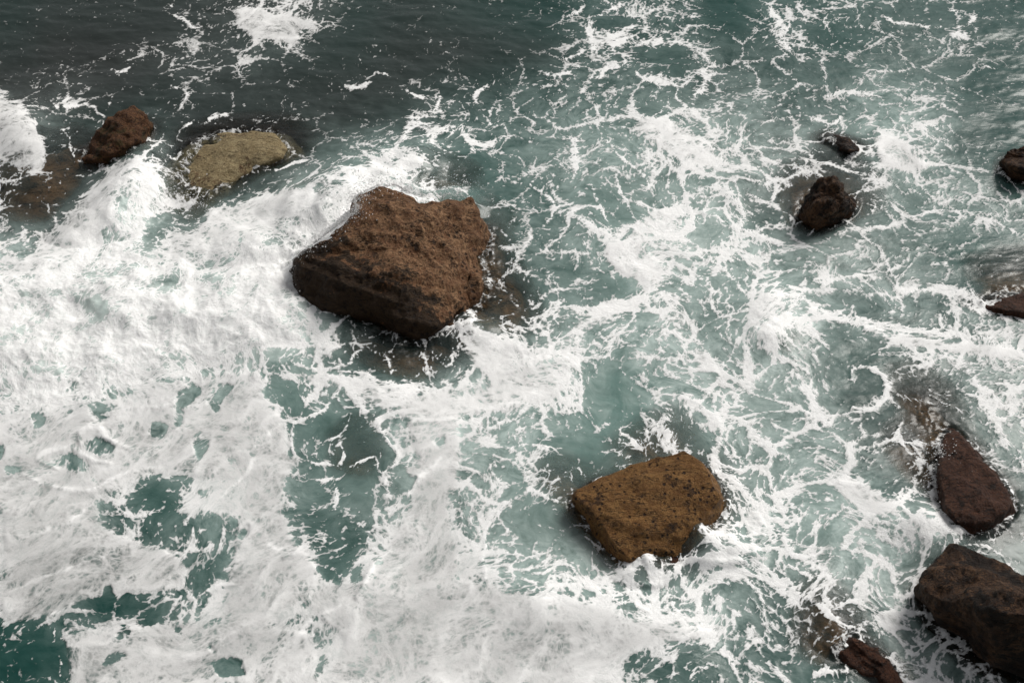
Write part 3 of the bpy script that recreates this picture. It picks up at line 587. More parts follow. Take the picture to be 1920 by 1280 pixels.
# ------------------------------------------------------------------ material helpers
def new_mat(name):
    m = bpy.data.materials.new(name); m.use_nodes = True
    t = m.node_tree; t.nodes.clear()
    return m, t
class NT:
    def __init__(s, t): s.t = t
    def n(s, typ, **kw):
        nd = s.t.nodes.new(typ)
        for k, v in kw.items():
            if k.startswith('i_'): nd.inputs[k[2:].replace('_', ' ')].default_value = v
            else: setattr(nd, k, v)
        return nd
    def l(s, a, b): s.t.links.new(a, b)
    def val(s, sock, v):
        if hasattr(v, 'is_output') or isinstance(v, bpy.types.NodeSocket): s.l(v, sock)
        else: sock.default_value = v
    def math(s, op, a, b=None, c=None, clamp=False):
        nd = s.t.nodes.new('ShaderNodeMath'); nd.operation = op; nd.use_clamp = clamp
        s.val(nd.inputs[0], a)
        if b is not None: s.val(nd.inputs[1], b)
        if c is not None: s.val(nd.inputs[2], c)
        return nd.outputs[0]
    def step(s, x, a, b, lo=0.0, hi=1.0):
        nd = s.t.nodes.new('ShaderNodeMapRange'); nd.interpolation_type = 'SMOOTHSTEP'
        s.val(nd.inputs[0], x); nd.inputs[1].default_value = a; nd.inputs[2].default_value = b
        nd.inputs[3].default_value = lo; nd.inputs[4].default_value = hi
        return nd.outputs[0]
    def mix(s, f, a, b, bt='MIX'):
        nd = s.t.nodes.new('ShaderNodeMix'); nd.data_type = 'RGBA'; nd.blend_type = bt
        s.val(nd.inputs[0], f); s.val(nd.inputs[6], a); s.val(nd.inputs[7], b)
        return nd.outputs[2]
    def noise(s, vec, scale, detail=3, rough=.55, dist=0.0):
        nd = s.t.nodes.new('ShaderNodeTexNoise'); s.l(vec, nd.inputs['Vector'])
        nd.inputs['Scale'].default_value = scale; nd.inputs['Detail'].default_value = detail
        nd.inputs['Roughness'].default_value = rough; nd.inputs['Distortion'].default_value = dist
        return nd.outputs[0]
    def attr(s, name):
        nd = s.t.nodes.new('ShaderNodeAttribute'); nd.attribute_name = name; return nd
def c3(r, g, b): return (r, g, b, 1.0)

# ------------------------------------------------------------------ rocks
ROCK_MATS = {}
def rock_material(name, light, mid, dark, scale=1.0, patch=.5, weed=None, pits=.8, gloss=.55, speck=.8, lean=(0, 0, 0, 0), crack=.7):
    """mottled stone: pale crust over brown, ragged dark weed and lichen patches, speckle, pits and cracks"""
    if name in ROCK_MATS: return ROCK_MATS[name]
    m, t = new_mat(name); q = NT(t)
    P = q.n('ShaderNodeNewGeometry').outputs['Position']
    big = q.noise(P, 1.0 * scale, 7, .68, .3); med = q.noise(P, 3.4 * scale, 7, .72, .2); fin = q.noise(P, 11 * scale, 5, .75); gr = q.noise(P, 24 * scale, 4, .8)
    col = q.mix(q.step(q.math('ADD', q.math('MULTIPLY', med, .55), q.math('MULTIPLY', fin, .5)), .45, .62), c3(*mid), c3(*light))
    # ragged dark cover, heavier on the side it leans to
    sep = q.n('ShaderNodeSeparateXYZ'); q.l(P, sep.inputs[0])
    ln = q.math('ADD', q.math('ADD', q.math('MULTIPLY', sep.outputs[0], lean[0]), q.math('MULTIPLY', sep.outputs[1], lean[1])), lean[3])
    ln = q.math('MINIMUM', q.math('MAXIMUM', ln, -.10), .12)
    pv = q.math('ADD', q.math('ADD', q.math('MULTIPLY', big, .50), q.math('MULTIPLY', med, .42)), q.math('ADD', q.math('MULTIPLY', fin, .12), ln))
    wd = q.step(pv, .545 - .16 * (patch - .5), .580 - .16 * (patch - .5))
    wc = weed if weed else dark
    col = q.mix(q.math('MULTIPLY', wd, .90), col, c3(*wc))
    # speckle and pits
    col = q.mix(q.math('MULTIPLY', q.step(gr, .50, .60), speck), col, c3(*dark))
    vor = q.n('ShaderNodeTexVoronoi'); q.l(P, vor.inputs['Vector']); vor.inputs['Scale'].default_value = 6 * scale
    pit = q.math('MULTIPLY', q.step(q.math('ADD', vor.outputs['Distance'], q.math('MULTIPLY', fin, .5)), .56, .42), q.step(big, .44, .54))
    col = q.mix(q.math('MULTIPLY', pit, pits), col, c3(dark[0] * .6, dark[1] * .6, dark[2] * .6))
    mp = q.n('ShaderNodeMapping'); q.l(P, mp.inputs['Vector']); mp.inputs['Rotation'].default_value = (.5, .3, .45); mp.inputs['Scale'].default_value = (.7, 3.2, 2.2)
    ck = q.noise(mp.outputs[0], 1.1 * scale, 5, .6, .5)
    cr = q.step(q.math('ABSOLUTE', q.math('SUBTRACT', ck, .5)), .022, .004)
    cr = q.math('MULTIPLY', cr, q.step(med, .42, .56))
    col = q.mix(q.math('MULTIPLY', cr, crack), col, c3(dark[0] * .5, dark[1] * .5, dark[2] * .5))
    bs = q.n('ShaderNodeBsdfPrincipled'); q.l(col, bs.inputs['Base Color'])
    q.val(bs.inputs['Roughness'], q.math('ADD', q.math('MULTIPLY', fin, .35), gloss - .12)); bs.inputs['Specular IOR Level'].default_value = .24
    h = q.math('ADD', q.math('ADD', q.math('MULTIPLY', fin, .7), q.math('MULTIPLY', gr, .45)), q.math('MULTIPLY', q.math('ADD', pit, cr), -.5))
    bp = q.n('ShaderNodeBump'); bp.inputs['Strength'].default_value = 1.0; bp.inputs['Distance'].default_value = .09; q.l(h, bp.inputs['Height'])
    q.l(bp.outputs[0], bs.inputs['Normal'])
    o = q.n('ShaderNodeOutputMaterial'); q.l(bs.outputs[0], o.inputs['Surface'])
    ROCK_MATS[name] = m
    return m

ROCK_TOPS = []
def rock(name, label, rings, mat, seed, nu=360, nv=150, rough=.12, strata=.06, sdir=(.25, .5, .9), smooth=3, group=None, lump=.10, sharp=.7, facet=.10, skirt=1.16, parent=None):
    """rings from the foot up: lists of (px, py, height); same number of points in each ring"""
    rings = [foot(rings[1], -1.6, skirt + .3), foot(rings[1], -.42, skirt)] + list(rings[1:])
    R = []
    for ring in rings:
        p = np.array([at(*q) for q in ring]); R.append(p)
    n = len(R[0])
    cen = R[-1].mean(0) + np.array([0, 0, .03]); R.append(np.repeat(cen[None], n, 0))
    # around: periodic interpolation, slightly rounded
    tt = np.linspace(0, n, nu, endpoint=False)
    def around(p):
        i = tt.astype(int); f = (tt - i)[:, None]
        p0, p1, p2, p3 = p[(i - 1) % n], p[i % n], p[(i + 1) % n], p[(i + 2) % n]
        cr = .5 * (2 * p1 + (p2 - p0) * f + (2 * p0 - 5 * p1 + 4 * p2 - p3) * f * f + (3 * p1 - p0 - 3 * p2 + p3) * f ** 3)
        li = p1 * (1 - f) + p2 * f
        return sharp * li + (1 - sharp) * cr
    A = [around(p) for p in R]
    lens = [np.linalg.norm(A[i + 1] - A[i], axis=1).mean() for i in range(len(A) - 1)]
    rows = []
    tot = sum(lens)
    for i in range(len(A) - 1):
        k = max(4, int(nv * lens[i] / tot))
        for j in range(k):
            f = j / k; rows.append(A[i] * (1 - f) + A[i + 1] * f)
    G = np.array(rows)                                   # (nv, nu, 3)
    NVr = len(G)
    for _ in range(smooth):
        H_ = G.copy()
        H_[1:-1] = .5 * G[1:-1] + .125 * (G[:-2] + G[2:] + np.roll(G, 1, 1)[1:-1] + np.roll(G, -1, 1)[1:-1]); G = H_
    du = np.roll(G, -1, 1) - np.roll(G, 1, 1); dv = np.gradient(G, axis=0)
    N = np.cross(du, dv); N /= np.linalg.norm(N, axis=2, keepdims=True) + 1e-9
    P = G.reshape(-1, 3); Nf = N.reshape(-1, 3)
    if Nf[:, 2].mean() < 0: Nf = -Nf
    o = np.array([seed * 3.7, seed * 1.3, seed * 2.1])
    d = lump * fbm3(P * .9 + o, seed, 3) * 2.0
    d += rough * fbm3(P * 2.1 + o, seed + 5, 5, .58, True) * .8
    sd_ = np.array(sdir, float); sd_ /= np.linalg.norm(sd_)
    lay = P @ sd_ * 3.4 + .8 * fbm3(P * .8 + o, seed + 9, 3)
    d += strata * (np.abs((lay % 1.0) - .5) * 2 - .5)
    d += facet * fbm3(P * 1.15 + o * 2, seed + 21, 2, .45, True) * 1.3
    d += rough * .22 * fbm3(P * 9 + o, seed + 11, 3, .6)
    taper = np.ones((NVr, 1)); k = max(NVr // 12, 2); taper[-k:, 0] = np.linspace(1, .25, k)
    d = (d.reshape(NVr, nu) * taper).reshape(-1)
    P = P + Nf * d[:, None]
    P[:, 2] += .35 * d
    G = P.reshape(NVr, nu, 3)
    base = (float(G[..., 0].mean()), float(G[..., 1].mean()), 0.0)
    V = np.vstack([P, G[-1].mean(0)[None]]) - np.array(base)
    ii, jj = np.meshgrid(np.arange(NVr - 1), np.arange(nu), indexing='ij')
    a = ii * nu + jj; b = ii * nu + (jj + 1) % nu
    quads = np.stack([a, b, b + nu, a + nu], -1).reshape(-1, 4)
    top = (NVr - 1) * nu + np.arange(nu)
    tris = np.stack([top, np.roll(top, -1), np.full(nu, NVr * nu)], -1)
    me = bpy.data.meshes.new(name)
    me.vertices.add(len(V)); me.vertices.foreach_set('co', V.astype(np.float32).ravel())
    nl = quads.size + tris.size
    me.loops.add(nl); me.loops.foreach_set('vertex_index', np.concatenate([quads.ravel(), tris.ravel()]).astype(np.int32))
    me.polygons.add(len(quads) + len(tris))
    me.polygons.foreach_set('loop_start', np.concatenate([np.arange(len(quads)) * 4, quads.size + np.arange(len(tris)) * 3]).astype(np.int32))
    me.update(calc_edges=True); me.validate()
    me.polygons.foreach_set('use_smooth', np.ones(len(me.polygons), bool))
    me.materials.append(mat)
    ob = bpy.data.objects.new(name, me); S.collection.objects.link(ob); ob.location = base
    if parent:
        ob.parent = parent; ob.location = tuple(a - b for a, b in zip(base, parent.location)); ob['label'] = label
    else:
        ob['label'] = label; ob['category'] = 'rock'
        if group: ob['group'] = group
    ROCK_TOPS.append(P)
    return ob

def foot(ring, z, grow):
    """the same outline carried down under water and widened"""
    p = [at(*q) for q in ring]; cx = sum(a[0] for a in p) / len(p); cy = sum(a[1] for a in p) / len(p)
    out = []
    for a in p:
        X, Y = cx + (a[0] - cx) * grow, cy + (a[1] - cy) * grow
        u, v = project(np.array(X), np.array(Y), np.array(z)); out.append((float(u), float(v), z))
    return out

_bc = at(740, 520, .8)                                    # dark patches thicken towards the lower left of the big rock
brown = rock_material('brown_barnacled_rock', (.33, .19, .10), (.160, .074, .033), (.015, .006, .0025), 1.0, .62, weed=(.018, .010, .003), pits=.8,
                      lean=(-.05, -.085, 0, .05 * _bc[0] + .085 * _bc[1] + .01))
ochre = rock_material('ochre_pitted_rock', (.31, .165, .055), (.185, .085, .024), (.030, .012, .004), 1.4, .34, weed=(.055, .024, .008), pits=.95, speck=.55)
redbr = rock_material('dark_red_brown_wet_rock', (.100, .040, .020), (.055, .020, .010), (.012, .005, .003), 1.3, .5, pits=.5, gloss=.45)
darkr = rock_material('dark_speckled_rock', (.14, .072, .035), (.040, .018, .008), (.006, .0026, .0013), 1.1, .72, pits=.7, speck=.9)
olive = rock_material('olive_algae_rock', (.40, .32, .18), (.27, .205, .105), (.10, .060, .028), 1.2, .35, weed=(.13, .075, .035), pits=.35, speck=.4, crack=.2)
under = rock_material('drowned_brown_rock', (.40, .22, .11), (.26, .13, .06), (.09, .042, .018), 1.0, .5, pits=.4, speck=.5)

# 1 the big rock
w = [(535,512,-.1),(530,550,-.1),(555,590,-.1),(600,612,-.1),(655,604,-.1),(690,616,-.1),(735,640,-.1),(805,642,-.1),(858,636,-.1),(852,606,-.1),(876,596,-.1),(900,562,-.1),(908,520,-.1),(902,482,-.05),(918,445,-.1),(900,432,-.1),(800,440,-.1),(730,425,-.1),(650,440,-.1),(590,480,-.1)]
mid = [(546,498,.6),(545,528,.5),(562,560,.45),(602,584,.45),(658,582,.5),(700,592,.5),(745,606,.5),(805,606,.45),(848,600,.3),(856,588,.3),(872,572,.25),(890,540,.2),(894,508,.15),(892,478,.2),(908,434,.3),(898,410,.5),(800,412,.6),(720,392,.7),(655,404,.8),(640,446,.8)]
rim = [(553,482,.95),(560,502,.95),(590,526,.95),(630,535,1.0),(670,545,1.0),(710,550,1.0),(755,556,.95),(800,556,.8),(830,560,.6),(846,560,.5),(858,548,.45),(870,525,.4),(874,500,.4),(880,470,.5),(896,420,.65),(884,374,1.0),(790,380,1.25),(712,353,1.5),(663,372,1.5),(652,420,1.35)]
inn = [(585,480,1.15),(605,490,1.2),(630,500,1.25),(655,505,1.28),(685,510,1.28),(715,512,1.25),(745,515,1.2),(775,515,1.1),(800,515,1.0),(818,510,.95),(830,500,.9),(838,485,.9),(842,465,.95),(846,445,1.0),(850,420,1.1),(838,400,1.25),(785,402,1.4),(728,385,1.62),(696,400,1.58),(672,440,1.42)]
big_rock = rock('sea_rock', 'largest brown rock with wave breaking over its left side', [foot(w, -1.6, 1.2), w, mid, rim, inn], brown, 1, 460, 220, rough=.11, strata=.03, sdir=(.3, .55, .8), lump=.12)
# knob at its right
k = [(866,552,-.05),(868,566,-.1),(880,575,-.1),(893,572,-.1),(902,560,-.1),(905,540,-.1),(900,522,0),(884,518,0)]
kt = [(872,536,.35),(872,552,.25),(880,562,.2),(890,560,.2),(897,548,.25),(899,528,.4),(895,512,.5),(882,508,.5)]
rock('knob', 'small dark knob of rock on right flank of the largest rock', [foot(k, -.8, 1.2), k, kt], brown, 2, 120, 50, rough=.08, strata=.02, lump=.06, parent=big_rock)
# 2 ochre slab
w = [(1072,940,-.08),(1098,980,-.1),(1125,1018,-.1),(1152,1050,-.1),(1176,1070,-.1),(1205,1072,-.1),(1240,1065,-.1),(1285,1058,-.1),(1318,1030,-.1),(1345,985,-.1),(1360,950,-.1),(1345,915,-.1),(1325,885,-.1),(1295,872,-.1),(1210,890,-.1),(1130,905,-.1)]
rim = [(1076,930,.35),(1106,955,.45),(1135,992,.42),(1158,1028,.38),(1180,1046,.3),(1206,1044,.25),(1240,1030,.25),(1275,1010,.3),(1305,985,.4),(1335,955,.5),(1350,930,.6),(1335,905,.7),(1316,870,.75),(1282,846,.75),(1205,866,.6),(1130,894,.45)]
inn = [(1130,935,.55),(1145,950,.6),(1160,972,.58),(1175,990,.56),(1190,1000,.52),(1210,1000,.5),(1232,995,.5),(1252,985,.52),(1270,970,.56),(1285,952,.6),(1290,935,.66),(1284,918,.72),(1270,900,.78),(1250,888,.78),(1210,895,.7),(1165,912,.6)]
slab_rock = rock('sea_rock', 'ochre brown slab-shaped rock, pitted and squarish, in lower middle', [foot(w, -1.2, 1.2), w, rim, inn], ochre, 3, 340, 140, rough=.07, strata=.02, lump=.05, smooth=1, sharp=.8, facet=.05)
# low dark ledge in front of it
w = [(1205,1060,-.05),(1215,1090,-.1),(1250,1085,-.1),(1285,1062,-.1),(1325,1045,-.1),(1345,1015,-.1),(1325,995,-.05),(1270,1020,0)]
rim = [(1222,1052,.03),(1228,1068,.02),(1252,1062,.04),(1280,1044,.06),(1312,1028,.05),(1325,1008,.08),(1310,1000,.14),(1265,1025,.14)]
rock('ledge', 'low wet ledge in swirling foam at foot of the ochre slab', [foot(w, -.8, 1.2), w, rim], redbr, 4, 160, 60, rough=.08, strata=.02, lump=.05, parent=slab_rock)
# 3 right rock
w = [(1752,880,-.1),(1754,930,-.1),(1768,975,-.1),(1790,1018,-.1),(1825,1015,-.1),(1860,1005,-.1),(1892,985,-.1),(1900,960,-.1),(1893,935,-.1),(1868,895,-.1),(1840,860,-.1),(1805,825,-.1),(1778,805,-.1),(1762,840,-.1)]
rim = [(1762,862,.3),(1765,910,.45),(1775,950,.5),(1795,980,.5),(1825,982,.5),(1855,975,.5),(1880,962,.45),(1890,945,.4),(1880,922,.4),(1858,888,.38),(1832,856,.32),(1802,824,.2),(1780,808,.1),(1768,835,.2)]
inn = [(1790,880,.42),(1792,910,.52),(1800,935,.58),(1812,950,.6),(1828,952,.6),(1842,948,.6),(1855,938,.56),(1858,925,.52),(1850,908,.5),(1838,888,.47),(1822,868,.42),(1805,848,.34),(1795,840,.3),(1790,858,.35)]
wet_rock = rock('sea_rock', 'dark red-brown wet rock sloping out of the water at right', [foot(w, -1.2, 1.15), w, rim, inn], redbr, 5, 260, 110, rough=.09, strata=.02, lump=.05, sharp=.85, facet=.12)
# 4 corner rock
w = [(1726,1112,-.1),(1752,1138,-.1),(1765,1155,-.1),(1798,1176,-.1),(1834,1204,-.1),(1880,1245,-.1),(1935,1268,-.1),(2040,1290,-.1),(2120,1220,-.1),(2080,1150,-.1),(1990,1120,-.1),(1900,1110,-.1),(1840,1085,-.1),(1780,1075,-.1)]
mid = [(1720,1106,.2),(1744,1136,.28),(1754,1158,.3),(1785,1183,.3),(1818,1212,.3),(1864,1252,.3),(1930,1274,.3),(2030,1195,1.1),(2100,1160,.9),(2080,1115,.7),(1990,1085,.6),(1905,1084,.5),(1835,1055,.4),(1780,1048,.3)]
rim = [(1722,1086,.6),(1742,1112,.8),(1758,1122,.95),(1800,1134,1.2),(1845,1144,1.55),(1890,1150,1.9),(1945,1154,2.05),(2020,1140,1.9),(2070,1120,1.5),(2050,1090,.9),(1985,1072,.8),(1900,1074,.75),(1838,1040,.75),(1786,1026,.6)]
inn = [(1775,1075,.85),(1785,1084,.95),(1800,1092,1.05),(1825,1100,1.25),(1855,1108,1.55),(1885,1114,1.8),(1920,1118,1.95),(1960,1116,1.85),(1985,1108,1.6),(1970,1096,1.1),(1930,1090,1.05),(1890,1086,1.0),(1845,1066,.95),(1808,1058,.9)]
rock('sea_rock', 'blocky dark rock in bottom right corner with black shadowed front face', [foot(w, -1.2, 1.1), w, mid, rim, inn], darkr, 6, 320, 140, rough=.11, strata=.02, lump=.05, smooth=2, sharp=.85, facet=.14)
# 5 small ridged rock
w = [(1494,408,-.1),(1505,424,-.1),(1530,432,-.1),(1562,424,-.1),(1590,412,-.1),(1606,395,-.1),(1600,378,-.1),(1580,372,-.1),(1545,372,-.1),(1512,385,-.1)]
rim = [(1500,395,.25),(1514,404,.35),(1535,406,.5),(1560,398,.55),(1582,388,.5),(1594,374,.5),(1585,352,.75),(1562,334,.95),(1540,342,.85),(1520,362,.55)]
inn = [(1520,380,.6),(1528,386,.65),(1542,384,.75),(1555,378,.82),(1566,370,.85),(1572,362,.88),(1570,352,.98),(1560,345,1.05),(1548,350,.98),(1533,365,.8)]
rock('sea_rock', 'small jagged dark brown rock standing alone in swirling foam, upper right', [foot(w, -1.3, 1.5), w, rim, inn], darkr, 7, 260, 120, rough=.22, strata=.05, sdir=(-.6, .1, .75), lump=.08)
# 6 barely awash
w = [(1528,268,-.1),(1548,282,-.1),(1570,290,-.1),(1595,297,-.1),(1618,290,-.1),(1620,276,-.1),(1590,265,-.1),(1550,255,-.1)]
rim = [(1545,266,-.02),(1555,274,.0),(1572,280,.08),(1592,284,.25),(1610,280,.28),(1612,270,.28),(1590,258,.2),(1560,256,.0)]
rock('sea_rock', 'low brown rock just breaking the surface above the jagged rock', [foot(w, -1.0, 1.4), w, rim], darkr, 8, 180, 70, rough=.08, strata=.03, lump=.06)
# 7 right edge
w = [(1876,320,-.1),(1890,338,-.1),(1925,346,-.1),(1980,340,-.1),(1995,318,-.1),(1960,305,-.1),(1920,300,-.1),(1890,305,-.1)]
rim = [(1880,300,.4),(1892,312,.45),(1925,318,.5),(1970,314,.5),(1980,296,.5),(1955,280,.6),(1920,276,.7),(1896,282,.6)]
rock('sea_rock', 'brown rock cut off by right edge of view, in dark teal water', [foot(w, -1.0, 1.3), w, rim], darkr, 9, 200, 80, rough=.12, strata=.04, lump=.08)
# 8 awash at right
w = [(1828,568,-.08),(1845,584,-.1),(1880,596,-.1),(1930,600,-.1),(1990,590,-.1),(1995,565,-.1),(1930,552,-.1),(1865,550,-.1)]
rim = [(1848,566,.03),(1860,574,.1),(1885,582,.14),(1930,586,.16),(1975,578,.15),(1975,562,.14),(1930,553,.12),(1875,554,.06)]
rock('sea_rock', 'low reddish brown rock awash at right edge beside a foam band', [foot(w, -1.0, 1.5), w, rim], redbr, 10, 200, 70, rough=.08, strata=.03, lump=.05)
# 9 upper left
w = [(150,312,-.1),(172,318,-.1),(205,312,-.1),(235,306,-.1),(265,292,-.1),(282,268,-.1),(285,245,-.1),(265,238,-.1),(232,240,-.1),(195,262,-.1),(165,285,-.1)]
rim = [(154,298,.15),(175,300,.3),(205,290,.45),(232,278,.5),(256,262,.5),(272,244,.45),(274,226,.5),(262,208,.7),(240,200,.8),(205,222,.6),(172,256,.35)]
inn = [(180,282,.4),(190,284,.5),(206,275,.58),(224,264,.64),(240,252,.68),(250,240,.7),(254,228,.74),(250,218,.82),(240,216,.85),(216,236,.72),(190,264,.52)]
rock('sea_rock', 'reddish brown rock at upper left with foam pouring past it', [foot(w, -1.2, 1.25), w, rim, inn], rock_material('rusty_weedy_rock', (.17, .078, .032), (.085, .036, .015), (.016, .007, .003), 1.3, .55, weed=(.06, .042, .012), pits=.5), 11, 300, 130, rough=.12, strata=.05, lump=.08)
# 10 olive rock, just under a film of water
w = [(292,358,-.12),(318,380,-.12),(358,394,-.12),(388,404,-.12),(408,380,-.12),(450,350,-.12),(500,325,-.12),(540,305,-.12),(545,282,-.12),(520,256,-.12),(470,252,-.12),(410,258,-.12),(360,275,-.12),(322,310,-.12)]
rim = [(322,342,.02),(338,356,.05),(362,366,.08),(386,376,.08),(402,362,.1),(440,335,.14),(485,312,.2),(525,295,.26),(532,278,.3),(512,252,.3),(470,245,.25),(412,252,.18),(368,268,.1),(338,302,.04)]
inn = [(355,330,.1),(365,340,.13),(378,346,.15),(392,350,.16),(402,340,.18),(425,322,.22),(455,305,.27),(485,290,.33),(490,280,.36),(480,268,.36),(458,265,.32),(420,272,.25),(392,285,.18),(370,308,.13)]
rim = [(a, b, c - .12) for a, b, c in rim]; inn = [(a, b, c - .05) for a, b, c in inn]; w = [(a, b, -.24) for a, b, c in w]
rock('sea_rock', 'smooth olive tan rock washed over by thin water beside the breaking wave', [foot(w, -1.0, 1.3), w, rim, inn], olive, 12, 240, 90, rough=.035, strata=.015, lump=.05, facet=.03, skirt=1.2)
# 11 bottom drowned rock and its ridge
w = [(1560,1225,-.08),(1580,1250,-.1),(1620,1275,-.1),(1660,1300,-.1),(1705,1300,-.1),(1690,1265,-.1),(1660,1230,-.1),(1620,1200,-.1),(1585,1195,-.1)]
rim = [(1578,1216,-.03),(1596,1234,.0),(1632,1258,.05),(1668,1285,.1),(1690,1285,.12),(1672,1256,.12),(1644,1226,.12),(1614,1206,.06),(1594,1204,-.02)]
rock('sea_rock', 'narrow reddish brown ridge of rock breaking the surface at bottom', [foot(w, -.9, 1.4), w, rim], redbr, 13, 220, 80, rough=.1, strata=.05, sdir=(.7, .5, .3), lump=.05)
# drowned rocks seen through the water
def drowned(label, pts, z, seed, mat=under, name='submerged_rock', parent=None):
    cx = sum(p[0] for p in pts) / len(pts); cy = sum(p[1] for p in pts) / len(pts)
    w = [(x, y, z - .45) for x, y in pts]; rim = [(cx + (x - cx) * .8, cy + (y - cy) * .8, z - .06) for x, y in pts]; i2 = [(cx + (x - cx) * .4, cy + (y - cy) * .4, z) for x, y in pts]
    rock(name, label, [foot(w, -1.5, 1.15), w, rim, i2], mat, seed, 120, 44, rough=.06, strata=.02, lump=.05, facet=.05, parent=parent)
drowned('brown shelf under the water at right foot of the largest rock', [(880,520),(870,600),(900,640),(960,640),(1000,610),(985,560),(955,500),(930,440),(900,450)], -.17, 21, name='submerged_shelf', parent=big_rock)
drowned('brown base spreading under the water below front of the largest rock', [(640,630),(660,690),(720,720),(790,730),(850,690),(880,640),(800,620),(700,610)], -.20, 22, name='submerged_base', parent=big_rock)
drowned('dark drowned rock shelf left of the jagged rock', [(1475,360),(1472,400),(1490,430),(1550,445),(1620,420),(1625,380),(1590,350),(1530,335)], -.2, 23)
drowned('brown drowned rock running up-left from the dark red-brown rock', [(1672,740),(1680,790),(1720,830),(1745,880),(1775,880),(1790,820),(1760,770),(1720,735)], -.17, 24, name='submerged_shelf', parent=wet_rock)
drowned('brown drowned ledge left of the dark red-brown rock', [(1660,850),(1670,900),(1710,940),(1750,960),(1765,910),(1750,850),(1700,830)], -.22, 25, name='submerged_ledge', parent=wet_rock)
drowned('dark drowned rock at bottom beside the narrow ridge', [(1495,1150),(1490,1230),(1540,1270),(1600,1260),(1600,1200),(1570,1150),(1530,1130)], -.2, 26)
drowned('drowned brown rock at left edge under clear dark water', [(-40,330),(-20,420),(60,440),(100,430),(150,350),(120,310),(40,310)], -.2, 27)
drowned('drowned brown rock joining the rusty rock to the wave', [(95,320),(90,380),(130,400),(175,350),(190,310),(150,290)], -.22, 32)
drowned('small drowned rock hidden under water amid dark foam holes', [(640,870),(640,920),(690,930),(720,895),(715,850),(670,845)], -.50, 28)
drowned('pale brown drowned rock with foam swirl left of the ochre slab', [(1010,900),(1010,940),(1050,960),(1085,950),(1090,915),(1050,890)], -.30, 29)
drowned('brown drowned rock just behind top edge of the ochre slab', [(1150,860),(1170,890),(1230,880),(1290,860),(1280,820),(1240,800),(1190,830)], -.20, 30, name='submerged_shelf', parent=slab_rock)
drowned('brown rock under breaking foam behind the largest rock', [(760,345),(780,395),(840,395),(890,385),(880,350),(830,335)], -.15, 31)
drowned('small brown drowned rock beneath foam right of middle', [(1440,655),(1445,690),(1475,695),(1490,670),(1470,650)], -.30, 33)
drowned('brown drowned rock above the low rock awash at right edge', [(1820,525),(1830,560),(1900,570),(1980,560),(1980,520),(1900,510)], -.25, 34)

# ------------------------------------------------------------------ the sea
D = build_sea_fields()
NVs, NUs = D['shape']
# height of the rocks under each point of the water
GS = .06; gx0, gy0 = -24.0, 4.0; GWx, GWy = int(48 / GS), int(42 / GS)
top = np.full((GWy, GWx), -3.0, np.float32)
for P in ROCK_TOPS:
    i = ((P[:, 0] - gx0) / GS).astype(int); j = ((P[:, 1] - gy0) / GS).astype(int)
    ok = (i >= 0) & (i < GWx) & (j >= 0) & (j < GWy)
    np.maximum.at(top, (j[ok], i[ok]), P[ok, 2].astype(np.float32))
fi = np.clip((D['x'] - gx0) / GS - .5, 0, GWx - 1.01); fj = np.clip((D['y'] - gy0) / GS - .5, 0, GWy - 1.01)
for _ in range(1):
    t2 = top.copy()
    for dx_, dy_ in ((1, 0), (-1, 0), (0, 1), (0, -1)): t2 = np.where(top < -2.9, np.maximum(t2, np.roll(top, (dy_, dx_), (0, 1))), t2)
    top = t2
tops = np.clip(top, -3, .4)
tb = blur(tops, 2)
i0, j0 = fi.astype(int), fj.astype(int); fx = fi - i0; fy = fj - j0
rt = (tb[j0, i0] * (1 - fx) + tb[j0, i0 + 1] * fx) * (1 - fy) + (tb[j0 + 1, i0] * (1 - fx) + tb[j0 + 1, i0 + 1] * fx) * fy
depth = np.maximum(D['z'] - rt, 0)
opac = 1 - np.exp(-depth * (.55 + .9 * D['milk']) / .72)
opac = np.clip(opac, .10, 1)
opac = np.where(depth > 2.0, 1, opac + (1 - opac) * sstep(1.0, 2.0, depth))
near = np.exp(-(np.abs(D['z'] - rt) / .45) ** 2)
stone = sstep(-.28, -.02, rt)
D['z'] = D['z'] + near * stone * (.30 * fbm2(D['x'] * 1.5, D['y'] * 1.5, 341, 4, .6) + .03)
depth = np.maximum(D['z'] - rt, 0)
# thin broken line of foam where water meets stone
line = np.exp(-((depth - .08) / .10) ** 2) * (depth < .6) * stone
D['F'] = np.maximum(D['F'], line * (.05 + 1.0 * D['U']) * .85)
x, y, z = D['x'], D['y'], D['z']
co = np.stack([x, y, z], -1).reshape(NVs, NUs, 3)
du = np.gradient(co, axis=1); dv = np.gradient(co, axis=0)
nrm = np.cross(du, dv); nrm /= np.linalg.norm(nrm, axis=2, keepdims=True); nrm[nrm[..., 2] < 0] *= -1
nrm = nrm.reshape(-1, 3)

